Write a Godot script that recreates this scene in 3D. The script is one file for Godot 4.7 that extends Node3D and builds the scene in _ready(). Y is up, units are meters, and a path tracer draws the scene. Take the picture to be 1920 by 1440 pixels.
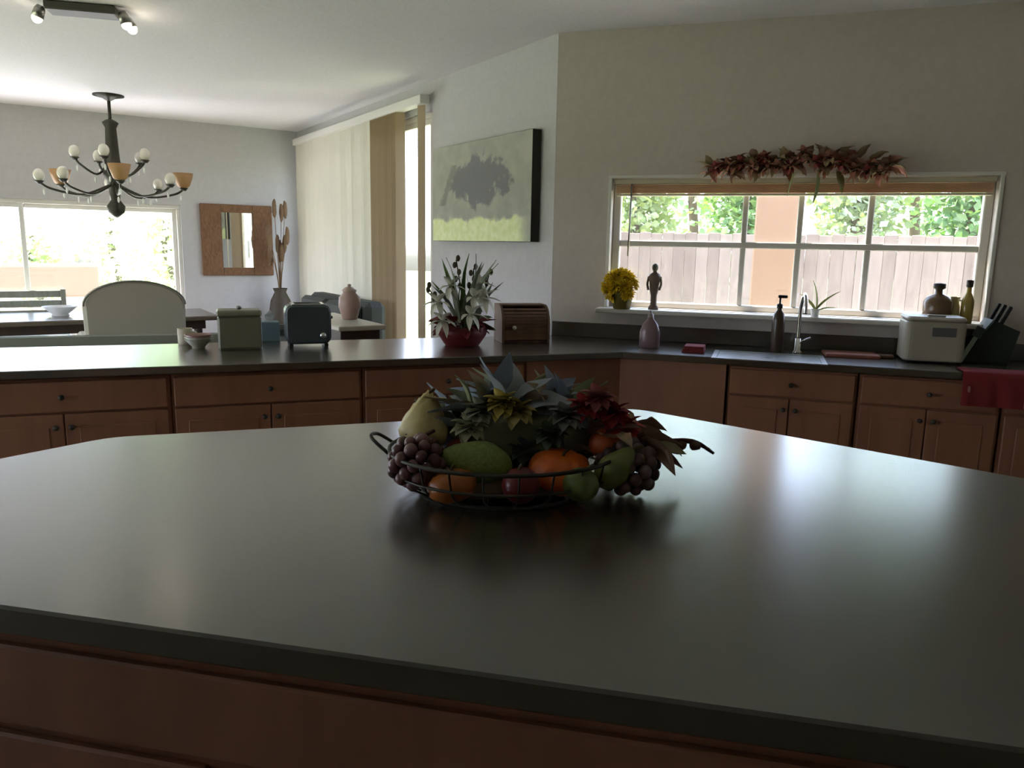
extends Node3D
# A hazy kitchen island looking over a peninsula into a dining room, with daylight from three openings and from added doors out of view.
# ---- camera constants (focal length in pixels of the 1920 x 1440 frame)
const FOCAL := 1430.0
const EYE := 1.515
const PITCH := 10.2
const ROLL := 1.1
const CEIL := 2.9
const TOP := 0.91                 # counter height
const SUN_ENERGY := 5.5
const SKY_ENERGY := 2.0
const EXPOSURE := 2.3
const CORNER := Vector3(0.264, 0, -5.332)        # where the kitchen wall meets the dining wall
const FAR := Vector3(-2.789, 0, -10.085)         # far corner of the dining room
const ALONG_DINING := Vector3(-0.5402, 0, -0.8415)
const ALONG_BACK := Vector3(-0.8415, 0, 0.5402)
const ALONG_KITCHEN := Vector3(0.9511, 0, 0.3090)
var cam_x: Vector3
var cam_u: Vector3
var cam_f: Vector3
var M := {}
var taken := {}
var rng := RandomNumberGenerator.new()

func _ready():
	rng.seed = 4711
	set_view()
	set_light()
	make_materials()
	room_shell()
	kitchen_window()
	patio_door()
	added_left_door()
	added_side_door()
	garden_side_door()
	outside()
	peninsula()
	kitchen_run()
	island()
	ceiling_spots()
	dining_room()
	wall_things()
	peninsula_things()
	kitchen_things()
	centrepiece()

# ------------------------------------------------------------------ view and light
func set_view():
	var p := deg_to_rad(PITCH)
	var r := deg_to_rad(ROLL)
	cam_f = Vector3(0, -sin(p), -cos(p))
	var x := Vector3.RIGHT
	var u := x.cross(cam_f)
	cam_x = x * cos(r) + u * sin(r)
	cam_u = -x * sin(r) + u * cos(r)
	var cam := Camera3D.new()
	cam.name = "camera"
	cam.fov = rad_to_deg(2.0 * atan(720.0 / FOCAL))
	cam.near = 0.05
	cam.far = 300.0
	add_child(cam)
	cam.transform = Transform3D(Basis(cam_x, cam_u, -cam_f), Vector3(0, EYE, 0))
	cam.current = true

func set_light():
	var sm := ProceduralSkyMaterial.new()
	sm.sky_top_color = Color(0.70, 0.79, 0.95)
	sm.sky_horizon_color = Color(0.93, 0.95, 0.98)
	sm.sky_energy_multiplier = SKY_ENERGY
	sm.ground_bottom_color = Color(0.35, 0.36, 0.3)
	sm.ground_horizon_color = Color(0.8, 0.82, 0.8)
	sm.ground_energy_multiplier = 1.0
	sm.sun_angle_max = 1.0
	var sky := Sky.new()
	sky.sky_material = sm
	var env := Environment.new()
	env.background_mode = Environment.BG_SKY
	env.sky = sky
	env.tonemap_mode = Environment.TONE_MAPPER_LINEAR
	env.tonemap_exposure = EXPOSURE
	env.sdfgi_enabled = true
	env.ssao_enabled = true
	env.ssil_enabled = true
	var we := WorldEnvironment.new()
	we.name = "world_environment"
	we.environment = env
	add_child(we)
	var sun := DirectionalLight3D.new()
	sun.name = "sun"
	sun.light_energy = SUN_ENERGY
	sun.light_color = Color(1.0, 0.975, 0.94)
	sun.light_angular_distance = 0.6
	sun.shadow_enabled = true
	sun.sky_mode = DirectionalLight3D.SKY_MODE_LIGHT_ONLY
	add_child(sun)
	sun.look_at_from_position(Vector3(-4, 14, -9.0), Vector3(0, 0, -4.0))   # high sun from the living room side

# ------------------------------------------------------------------ pixels to places
func ray(px: float, py: float) -> Vector3:
	return cam_x * ((px - 960.0) / FOCAL) - cam_u * ((py - 720.0) / FOCAL) + cam_f

func on_level(px: float, py: float, h: float) -> Vector3:
	var d := ray(px, py)
	return Vector3(0, EYE, 0) + d * ((h - EYE) / d.y)

func on_plane(px: float, py: float, p0: Vector3, along: Vector3) -> Vector3:
	var n := Vector3(along.z, 0, -along.x)
	var d := ray(px, py)
	var e := Vector3(0, EYE, 0)
	return e + d * (n.dot(p0 - Vector3.ZERO) / n.dot(d))

func at_depth(px: float, py: float, z: float) -> Vector3:
	var d := ray(px, py)
	return Vector3(0, EYE, 0) + d * (z / d.z)

# ------------------------------------------------------------------ nodes
func numbered(called: String) -> String:
	if not taken.has(called):
		taken[called] = 0
		return called
	taken[called] += 1
	return "%s_%03d" % [called, taken[called]]

func tag(o: Node, label: String, category: String, group := "", kind := ""):
	o.set_meta("label", label)
	o.set_meta("category", category)
	if group != "":
		o.set_meta("group", group)
	if kind != "":
		o.set_meta("kind", kind)
	return o

func thing(called: String, label: String, category: String, at := Vector3.ZERO, turn := 0.0, group := "") -> Node3D:
	var o := Node3D.new()
	o.name = numbered(called)
	add_child(o)
	o.position = at
	o.rotation.y = turn
	tag(o, label, category, group)
	return o

func obj(called: String, mesh: Mesh, m: Material, parent: Node = null, at := Vector3.ZERO, rot := Vector3.ZERO) -> MeshInstance3D:
	var o := MeshInstance3D.new()
	o.mesh = mesh
	o.material_override = m
	o.cast_shadow = GeometryInstance3D.SHADOW_CASTING_SETTING_ON
	if parent == null:
		o.name = numbered(called)
		add_child(o)
	else:
		o.name = called
		parent.add_child(o, true)
	o.position = at
	o.rotation = rot
	return o

func structure(called: String, mesh: Mesh, m: Material, at := Vector3.ZERO, rot := Vector3.ZERO) -> MeshInstance3D:
	var o := obj(called, mesh, m, null, at, rot)
	o.set_meta("kind", "structure")
	return o

func frame_node(called: String, at: Vector3, turn: float) -> Node3D:
	var o := Node3D.new()
	o.name = numbered(called)
	add_child(o)
	o.position = at
	o.rotation.y = turn
	o.set_meta("kind", "structure")
	return o

func turn_of(along: Vector3) -> float:          # the turn that takes +x onto a direction in plan
	return atan2(-along.z, along.x)

# ------------------------------------------------------------------ shapes
func finish(st: SurfaceTool) -> ArrayMesh:
	st.generate_normals()
	return st.commit()

func begin(smooth := true) -> SurfaceTool:
	var st := SurfaceTool.new()
	st.begin(Mesh.PRIMITIVE_TRIANGLES)
	st.set_smooth_group(0 if smooth else -1)
	return st

func quad(st: SurfaceTool, a: Vector3, b: Vector3, c: Vector3, d: Vector3):
	for v in [a, b, c, a, c, d]:
		st.add_vertex(v)

func add_box(st: SurfaceTool, c: Vector3, s: Vector3, b := 0.0):
	# a box with chamfered edges: 6 faces, 12 edge strips, 8 corners
	var h := s / 2.0
	b = minf(b, minf(h.x, minf(h.y, h.z)) * 0.49)
	st.set_smooth_group(-1)
	var ax := [Vector3.RIGHT, Vector3.UP, Vector3.BACK]
	for i in 3:
		var n: Vector3 = ax[i]
		var u: Vector3 = ax[(i + 1) % 3]
		var v: Vector3 = ax[(i + 2) % 3]
		var hn := h[i]
		var hu := h[(i + 1) % 3]
		var hv := h[(i + 2) % 3]
		for sg in [-1.0, 1.0]:
			var o: Vector3 = c + n * hn * sg
			var pu: Vector3 = u * (hu - b)
			var pv: Vector3 = v * (hv - b)
			if sg > 0:
				quad(st, o - pu - pv, o - pu + pv, o + pu + pv, o + pu - pv)
			else:
				quad(st, o - pu - pv, o + pu - pv, o + pu + pv, o - pu + pv)
		if b > 0.0:
			for su in [-1.0, 1.0]:
				for sv in [-1.0, 1.0]:
					# edge strip along n between the +-u and +-v faces
					var e1: Vector3 = c + u * hu * su + v * (hv - b) * sv
					var e2: Vector3 = c + u * (hu - b) * su + v * hv * sv
					var l: Vector3 = n * (hn - b)
					if su * sv > 0:
						quad(st, e1 - l, e2 - l, e2 + l, e1 + l)
					else:
						quad(st, e1 - l, e1 + l, e2 + l, e2 - l)
	if b > 0.0:
		for sx in [-1.0, 1.0]:
			for sy in [-1.0, 1.0]:
				for sz in [-1.0, 1.0]:
					var sgn := Vector3(sx, sy, sz)
					var p1: Vector3 = c + sgn * Vector3(h.x, h.y - b, h.z - b)
					var p2: Vector3 = c + sgn * Vector3(h.x - b, h.y, h.z - b)
					var p3: Vector3 = c + sgn * Vector3(h.x - b, h.y - b, h.z)
					for v in ([p1, p3, p2] if sx * sy * sz > 0 else [p1, p2, p3]):
						st.add_vertex(v)

func box(s: Vector3, b := 0.004, c := Vector3.ZERO) -> ArrayMesh:
	var st := begin(false)
	add_box(st, c, s, b)
	return finish(st)

func bar(a: Vector3, b: Vector3, w: float, d: float, bevel := 0.002) -> ArrayMesh:
	# a squared bar from a to b
	var st := begin(false)
	var l := a.distance_to(b)
	add_box(st, Vector3.ZERO, Vector3(w, l, d), bevel)
	var mesh := finish(st)
	var y := (b - a).normalized()
	var x := Vector3.RIGHT if absf(y.x) < 0.9 else Vector3.BACK
	var z := x.cross(y).normalized()
	x = y.cross(z)
	var st2 := SurfaceTool.new()
	st2.append_from(mesh, 0, Transform3D(Basis(x, y, z), (a + b) / 2.0))
	return st2.commit()

func add_lathe(st: SurfaceTool, prof: Array, segs := 24, c := Vector3.ZERO, sx := 1.0, sz := 1.0):
	st.set_smooth_group(0)
	for i in prof.size() - 1:
		for k in segs:
			var a := TAU * k / segs
			var b := TAU * (k + 1) / segs
			var p: Vector2 = prof[i]
			var q: Vector2 = prof[i + 1]
			var v1 := c + Vector3(cos(a) * p.x * sx, p.y, sin(a) * p.x * sz)
			var v2 := c + Vector3(cos(b) * p.x * sx, p.y, sin(b) * p.x * sz)
			var v3 := c + Vector3(cos(b) * q.x * sx, q.y, sin(b) * q.x * sz)
			var v4 := c + Vector3(cos(a) * q.x * sx, q.y, sin(a) * q.x * sz)
			if p.x > 1e-5:
				for v in [v1, v3, v2]:
					st.add_vertex(v)
			if q.x > 1e-5:
				for v in [v1, v4, v3]:
					st.add_vertex(v)

func lathe(prof: Array, segs := 24, sx := 1.0, sz := 1.0) -> ArrayMesh:
	var st := begin()
	add_lathe(st, prof, segs, Vector3.ZERO, sx, sz)
	return finish(st)

func add_tube(st: SurfaceTool, path: Array, radii: Array, segs := 8, closed := false):
	st.set_smooth_group(0)
	var n := path.size()
	var rings := []
	var last := Vector3.ZERO
	for i in n:
		var a: Vector3 = path[(i - 1 + n) % n] if closed else path[maxi(i - 1, 0)]
		var b: Vector3 = path[(i + 1) % n] if closed else path[mini(i + 1, n - 1)]
		var t := (b - a).normalized()
		var u := last - t * last.dot(t)
		if u.length() < 0.01:
			u = t.cross(Vector3.UP if absf(t.y) < 0.9 else Vector3.RIGHT)
		u = u.normalized()
		last = u
		var w := t.cross(u)
		var r: float = radii[mini(i, radii.size() - 1)]
		var ring := []
		for k in segs:
			var g := TAU * k / segs
			ring.append(path[i] + (u * cos(g) + w * sin(g)) * r)
		rings.append(ring)
	for i in (n if closed else n - 1):
		var r1: Array = rings[i]
		var r2: Array = rings[(i + 1) % n]
		for k in segs:
			var k2 := (k + 1) % segs
			quad(st, r1[k], r2[k], r2[k2], r1[k2])
	if not closed:
		for e in [0, n - 1]:
			for k in segs:
				var k2 := (k + 1) % segs
				if e == 0:
					for v in [path[0], rings[0][k], rings[0][k2]]:
						st.add_vertex(v)
				else:
					for v in [path[e], rings[e][k2], rings[e][k]]:
						st.add_vertex(v)

func tube(path: Array, radii: Array, segs := 8, closed := false) -> ArrayMesh:
	var st := begin()
	add_tube(st, path, radii, segs, closed)
	return finish(st)

func smooth_path(pts: Array, n := 6) -> Array:
	var out := []
	for i in pts.size() - 1:
		var p0: Vector3 = pts[maxi(i - 1, 0)]
		var p1: Vector3 = pts[i]
		var p2: Vector3 = pts[i + 1]
		var p3: Vector3 = pts[mini(i + 2, pts.size() - 1)]
		for k in n:
			out.append(p1.cubic_interpolate(p2, p0, p3, float(k) / n))
	out.append(pts[-1])
	return out

func prism(poly: PackedVector2Array, y0: float, y1: float, bevel := 0.0) -> ArrayMesh:
	# a slab whose outline is a polygon in plan, with a chamfer along the upper and lower rims
	var st := begin(false)
	var p := poly
	if Geometry2D.is_polygon_clockwise(p):
		p = p.duplicate()
		p.reverse()
	var inner := p
	if bevel > 0.0:
		var off := Geometry2D.offset_polygon(p, -bevel, Geometry2D.JOIN_MITER)
		if off.size() == 1 and off[0].size() == p.size():
			inner = off[0]
			# align the offset's first vertex with the outline's
			var best := 0
			for i in inner.size():
				if inner[i].distance_to(p[0]) < inner[best].distance_to(p[0]):
					best = i
			var turned := PackedVector2Array()
			for i in inner.size():
				turned.append(inner[(best + i) % inner.size()])
			inner = turned
		else:
			bevel = 0.0
	var tri := Geometry2D.triangulate_polygon(inner)
	for i in range(0, tri.size(), 3):
		var a := inner[tri[i]]
		var b := inner[tri[i + 1]]
		var c := inner[tri[i + 2]]
		if (b - a).cross(c - a) < 0:
			var s := b
			b = c
			c = s
		for v in [a, b, c]:
			st.add_vertex(Vector3(v.x, y1, v.y))
		for v in [a, c, b]:
			st.add_vertex(Vector3(v.x, y0, v.y))
	var n := p.size()
	for i in n:
		var j := (i + 1) % n
		var a := p[i]
		var b := p[j]
		var ai := inner[i]
		var bi := inner[j]
		quad(st, Vector3(a.x, y0 + bevel, a.y), Vector3(a.x, y1 - bevel, a.y), Vector3(b.x, y1 - bevel, b.y), Vector3(b.x, y0 + bevel, b.y))
		if bevel > 0.0:
			quad(st, Vector3(a.x, y1 - bevel, a.y), Vector3(ai.x, y1, ai.y), Vector3(bi.x, y1, bi.y), Vector3(b.x, y1 - bevel, b.y))
			quad(st, Vector3(ai.x, y0, ai.y), Vector3(a.x, y0 + bevel, a.y), Vector3(b.x, y0 + bevel, b.y), Vector3(bi.x, y0, bi.y))
	return finish(st)

func outline(pts: Array) -> PackedVector2Array:
	var o := PackedVector2Array()
	for p in pts:
		o.append(Vector2(p.x, p.z) if p is Vector3 else p)
	return o

func rounded(poly: PackedVector2Array, r: float, n := 5) -> PackedVector2Array:
	var o := PackedVector2Array()
	for i in poly.size():
		var p := poly[i]
		var a := (poly[(i - 1 + poly.size()) % poly.size()] - p).normalized() * r
		var b := (poly[(i + 1) % poly.size()] - p).normalized() * r
		for k in n + 1:
			var t := float(k) / n
			o.append(p + a * (1 - t) * (1 - t) + b * t * t)
	return o

func ball(r: Vector3, rough := 0.0, sd := 1, rings := 12, segs := 18, ribs := 0, rib := 0.0, taper := 0.0) -> ArrayMesh:
	# an ellipsoid that can be lumpy, ribbed and drawn out to one end
	var no := FastNoiseLite.new()
	no.seed = sd
	no.frequency = 1.4
	var st := begin()
	var pt := func(i: int, k: int) -> Vector3:
		var f := PI * i / rings
		var g := TAU * (k % segs) / segs
		var d := Vector3(sin(f) * cos(g), cos(f), sin(f) * sin(g))
		var s := 1.0 + rough * no.get_noise_3dv(d * 2.0)
		if ribs > 0:
			s *= 1.0 - rib * absf(sin(g * ribs / 2.0)) * sin(f) + rib * 0.5
		var q := d * s
		if taper != 0.0:
			var w := 1.0 - taper * maxf(0.0, q.y)
			q.x *= w
			q.z *= w
			q.y *= 1.0 + taper * maxf(0.0, q.y) * 0.6
		if ribs > 0:
			q.y -= 0.28 * exp(-pow(sin(f) * 2.4, 2.0)) * signf(d.y)
		return q * r
	for i in rings:
		for k in segs:
			quad(st, pt.call(i, k), pt.call(i, k + 1), pt.call(i + 1, k + 1), pt.call(i + 1, k))
	return finish(st)

func leaf_mesh(l: float, w: float, bend: float, wav := 0.0, sd := 0) -> ArrayMesh:
	# a leaf with thickness, growing along +z from the origin, cupped about its midrib and bent downwards
	var st := begin()
	var n := 8
	var top := []
	for i in n + 1:
		var t := float(i) / n
		var hw := w * 0.5 * pow(sin(PI * pow(t, 0.75)), 0.8) + 0.0004
		var y := -bend * t * t * l + sin(t * 9.0 + sd) * wav * l
		var row := []
		for j in 5:
			var s := (j - 2) / 2.0
			row.append(Vector3(s * hw, y + absf(s) * hw * 0.35 + (wav * l * 0.4 * sin(t * 14.0 + s * 3.0 + sd)), t * l))
		top.append(row)
	for i in n:
		for j in 4:
			var a: Vector3 = top[i][j]
			var b: Vector3 = top[i][j + 1]
			var c: Vector3 = top[i + 1][j + 1]
			var d: Vector3 = top[i + 1][j]
			quad(st, a, b, c, d)
			var e := Vector3(0, -0.0012, 0)
			quad(st, a + e, d + e, c + e, b + e)
	return finish(st)

func aim(dir: Vector3, roll := 0.0) -> Basis:     # a basis whose +z runs along dir
	var z := dir.normalized()
	var u := Vector3.UP if absf(z.y) < 0.95 else Vector3.RIGHT
	var x := u.cross(z).normalized()
	return Basis(x, z.cross(x), z) * Basis(Vector3.BACK, roll)

# ------------------------------------------------------------------ materials
func mat(c: Color, rough := 0.6, metal := 0.0) -> StandardMaterial3D:
	var m := StandardMaterial3D.new()
	m.albedo_color = c
	m.roughness = rough
	m.metallic = metal
	return m

func grain(c1: Color, c2: Color, freq: float, sd: int, stretch := Vector2.ONE, side := 256, oct := 4) -> ImageTexture:
	var no := FastNoiseLite.new()
	no.seed = sd
	no.frequency = freq
	no.fractal_octaves = oct
	var im := Image.create(side, side, false, Image.FORMAT_RGB8)
	for y in side:
		for x in side:
			# wrapped on a torus so that the repeat has no seam
			var u := TAU * x / side
			var v := TAU * y / side
			var n := no.get_noise_3d(cos(u) * 40.0 * stretch.x + cos(v) * 17.0 * stretch.y, sin(u) * 40.0 * stretch.x, sin(v) * 40.0 * stretch.y + cos(v) * 21.0 * stretch.y)
			im.set_pixel(x, y, c1.lerp(c2, clampf(0.5 + n * 0.9, 0, 1)))
	im.generate_mipmaps()
	return ImageTexture.create_from_image(im)

func textured(c1: Color, c2: Color, rough: float, scale: float, freq := 0.05, sd := 1, stretch := Vector2.ONE, world := true) -> StandardMaterial3D:
	var m := StandardMaterial3D.new()
	m.albedo_texture = grain(c1, c2, freq, sd, stretch)
	m.roughness = rough
	m.uv1_triplanar = true
	m.uv1_world_triplanar = world
	m.uv1_scale = Vector3.ONE * scale
	return m

func thin(c: Color, back: Color, rough := 0.7) -> StandardMaterial3D:
	var m := mat(c, rough)
	m.backlight_enabled = true
	m.backlight = back
	m.cull_mode = BaseMaterial3D.CULL_DISABLED
	return m

func make_materials():
	M.wall = textured(Color(0.74, 0.73, 0.735), Color(0.77, 0.76, 0.765), 0.85, 1.3, 0.06, 11)
	M.kitchen_wall = textured(Color(0.775, 0.74, 0.705), Color(0.805, 0.77, 0.735), 0.85, 1.3, 0.06, 12)
	M.ceiling = textured(Color(0.89, 0.875, 0.885), Color(0.92, 0.905, 0.915), 0.9, 1.5, 0.12, 13)
	M.floor = textured(Color(0.52, 0.47, 0.40), Color(0.60, 0.55, 0.47), 0.45, 0.7, 0.05, 14)
	M.white_paint = mat(Color(0.86, 0.85, 0.82), 0.45)
	M.frame = mat(Color(0.80, 0.78, 0.74), 0.4)
	M.counter = textured(Color(0.195, 0.175, 0.13), Color(0.26, 0.235, 0.18), 0.27, 2.2, 0.4, 15)
	M.counter.metallic_specular = 0.72
	M.counter.clearcoat_enabled = true
	M.counter.clearcoat = 0.7
	M.counter.clearcoat_roughness = 0.22
	M.cabinet = textured(Color(0.51, 0.34, 0.245), Color(0.57, 0.39, 0.285), 0.45, 0.9, 0.03, 17, Vector2(1.6, 0.25))
	M.dark_wood = textured(Color(0.17, 0.12, 0.09), Color(0.24, 0.17, 0.12), 0.45, 1.2, 0.03, 18, Vector2(1.6, 0.3))
	M.brown_wood = textured(Color(0.36, 0.25, 0.17), Color(0.45, 0.32, 0.22), 0.5, 1.4, 0.03, 19, Vector2(1.6, 0.3))
	M.rustic = textured(Color(0.40, 0.27, 0.18), Color(0.55, 0.41, 0.30), 0.75, 3.0, 0.05, 20, Vector2(1.4, 0.4))
	M.iron = mat(Color(0.25, 0.24, 0.20), 0.5, 0.4)
	M.chrome = mat(Color(0.85, 0.85, 0.85), 0.15, 1.0)
	M.steel = mat(Color(0.6, 0.6, 0.58), 0.32, 0.9)
	M.mirror = mat(Color(0.93, 0.94, 0.92), 0.02, 1.0)
	var g := mat(Color(0.9, 0.95, 0.93, 0.06), 0.02)
	g.transparency = BaseMaterial3D.TRANSPARENCY_ALPHA
	M.glass = g
	M.slat = thin(Color(0.88, 0.86, 0.81), Color(0.52, 0.51, 0.47), 0.6)
	M.black = mat(Color(0.06, 0.06, 0.06), 0.4)
	M.upholstery = textured(Color(0.60, 0.57, 0.50), Color(0.66, 0.63, 0.56), 0.9, 6.0, 0.2, 21)
	M.green_leaf = thin(Color(0.34, 0.43, 0.24), Color(0.2, 0.28, 0.08))
	M.dull_leaf = thin(Color(0.45, 0.48, 0.40), Color(0.2, 0.22, 0.15))
	M.grey_leaf = thin(Color(0.46, 0.49, 0.48), Color(0.2, 0.22, 0.22))
	M.white_petal = thin(Color(0.86, 0.85, 0.78), Color(0.3, 0.3, 0.25))
	M.red = mat(Color(0.47, 0.10, 0.11), 0.6)
	M.cream = mat(Color(0.80, 0.76, 0.66), 0.5)

# ------------------------------------------------------------------ room shell
func wall_with_holes(length: float, height: float, thick: float, holes: Array) -> ArrayMesh:
	# a wall along +x whose inner face is z = 0 and whose thickness runs to -z; holes are [x0, x1, y0, y1]
	var xs := [0.0, length]
	var ys := [0.0, height]
	for h in holes:
		xs.append(h[0])
		xs.append(h[1])
		ys.append(h[2])
		ys.append(h[3])
	xs.sort()
	ys.sort()
	var open := func(i: int, j: int) -> bool:
		if i < 0 or j < 0 or i >= xs.size() - 1 or j >= ys.size() - 1:
			return true
		var c := Vector2((xs[i] + xs[i + 1]) / 2, (ys[j] + ys[j + 1]) / 2)
		for h in holes:
			if c.x > h[0] and c.x < h[1] and c.y > h[2] and c.y < h[3]:
				return true
		return false
	var st := begin(false)
	for i in xs.size() - 1:
		for j in ys.size() - 1:
			if open.call(i, j) or xs[i + 1] - xs[i] < 1e-6 or ys[j + 1] - ys[j] < 1e-6:
				continue
			var a := Vector3(xs[i], ys[j], 0)
			var b := Vector3(xs[i + 1], ys[j], 0)
			var c := Vector3(xs[i + 1], ys[j + 1], 0)
			var d := Vector3(xs[i], ys[j + 1], 0)
			var t := Vector3(0, 0, -thick)
			quad(st, a, d, c, b)
			quad(st, a + t, b + t, c + t, d + t)
			if open.call(i - 1, j): quad(st, a, a + t, d + t, d)
			if open.call(i + 1, j): quad(st, b, c, c + t, b + t)
			if open.call(i, j - 1): quad(st, a, b, b + t, a + t)
			if open.call(i, j + 1): quad(st, d, d + t, c + t, c)
	return finish(st)

var kitchen_turn: float
var dining_turn: float
var back_turn: float

func room_shell():
	kitchen_turn = turn_of(ALONG_KITCHEN)
	dining_turn = turn_of(-ALONG_DINING)
	back_turn = turn_of(-ALONG_BACK)
	var left := FAR + ALONG_BACK * 6.0
	var left2 := left - ALONG_DINING * 6.2
	var rear_l := Vector3(left2.x, 0, 2.2)
	var rear_r := Vector3(3.5, 0, 2.2)
	var right := CORNER + ALONG_KITCHEN * ((3.5 - CORNER.x) / ALONG_KITCHEN.x)
	var poly := outline([CORNER, FAR, left, left2, rear_l, rear_r, right])
	var wide: PackedVector2Array = Geometry2D.offset_polygon(poly, 0.16, Geometry2D.JOIN_MITER)[0]
	structure("floor", prism(wide, -0.12, 0.0), M.floor)
	structure("ceiling", prism(wide, CEIL, CEIL + 0.15), M.ceiling)
	# inner faces look into the room; each wall runs along its own +x with the outside at -z
	structure("wall_kitchen", wall_with_holes(CORNER.distance_to(right), CEIL, 0.16, [[WIN_X0, WIN_X1, WIN_Y0, WIN_Y1]]), M.kitchen_wall, CORNER, Vector3(0, kitchen_turn, 0))
	structure("wall_dining", wall_with_holes(CORNER.distance_to(FAR), CEIL, 0.16, [[SIDE_X0, SIDE_X1, 0.03, SIDE_Y1]]), M.wall, FAR, Vector3(0, dining_turn, 0))
	structure("wall_back", wall_with_holes(6.0, CEIL, 0.16, [[DOOR_X0, DOOR_X1, 0.03, DOOR_Y1]]), M.wall, left, Vector3(0, back_turn, 0))
	structure("wall_left", wall_with_holes(6.2, CEIL, 0.16, [[ADDED_LEFT_X0, ADDED_LEFT_X1, 0.03, ADDED_DOOR_Y1]]), M.wall, left2, Vector3(0, turn_of(left - left2), 0))
	structure("wall_side", wall_with_holes(rear_l.distance_to(left2), CEIL, 0.16, [[ADDED_SIDE_X0, ADDED_SIDE_X1, 0.03, ADDED_DOOR_Y1]]), M.wall, rear_l, Vector3(0, turn_of(left2 - rear_l), 0))
	structure("wall_rear", wall_with_holes(rear_r.distance_to(rear_l), CEIL, 0.16, []), M.wall, rear_r, Vector3(0, turn_of(rear_l - rear_r), 0))
	structure("wall_right", wall_with_holes(right.distance_to(rear_r), CEIL, 0.16, []), M.kitchen_wall, right, Vector3(0, turn_of(rear_r - right), 0))

# openings, in metres along their walls
const WIN_X0 := 0.395
const WIN_X1 := 2.64
const WIN_Y0 := 1.125
const WIN_Y1 := 1.972
const DOOR_X0 := 1.35        # back wall, measured from its hidden end
const DOOR_X1 := 4.565
const DOOR_Y1 := 1.93
const SIDE_X0 := 0.28        # dining wall, measured from the far corner
const SIDE_X1 := 3.80
const SIDE_Y1 := 2.66

const ADDED_LEFT_X0 := 0.35         # added door in the left wall, out of view
const ADDED_LEFT_X1 := 4.5
const ADDED_SIDE_X0 := 2.85      # added door in the side wall, out of view
const ADDED_SIDE_X1 := 3.7
const ADDED_DOOR_Y1 := 2.1

func added_left_door():
	# wide glass door added out of view to bring more daylight into the rooms
	var left := FAR + ALONG_BACK * 6.0
	var left2 := left - ALONG_DINING * 6.2
	var n := frame_node("door_3", left2, turn_of(left - left2))
	n.set_meta("label", "wide white sliding glass door added out of view for more daylight")
	obj("door_frame", box(Vector3(ADDED_LEFT_X1 - ADDED_LEFT_X0, 0.05, 0.1), 0.004), M.white_paint, n, Vector3((ADDED_LEFT_X0 + ADDED_LEFT_X1) / 2, ADDED_DOOR_Y1 - 0.025, -0.08))
	var wide := (ADDED_LEFT_X1 - ADDED_LEFT_X0) / 4.0
	for i in 4:
		glass_leaf(n, ADDED_LEFT_X0 + wide * i, ADDED_LEFT_X0 + wide * (i + 1), 0.03, ADDED_DOOR_Y1 - 0.05, -0.055 - 0.045 * (i % 2), 0.05, M.white_paint)

func added_side_door():
	# single glass door added out of view to brighten cabinet fronts and centrepiece
	var n := frame_node("door_4", Vector3((FAR + ALONG_BACK * 6.0 - ALONG_DINING * 6.2).x, 0, 2.2), turn_of(Vector3(0, 0, -1)))
	n.set_meta("label", "single white glass door added out of view for more daylight")
	glass_leaf(n, ADDED_SIDE_X0, ADDED_SIDE_X1, 0.03, ADDED_DOOR_Y1, -0.08, 0.06, M.white_paint)

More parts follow.
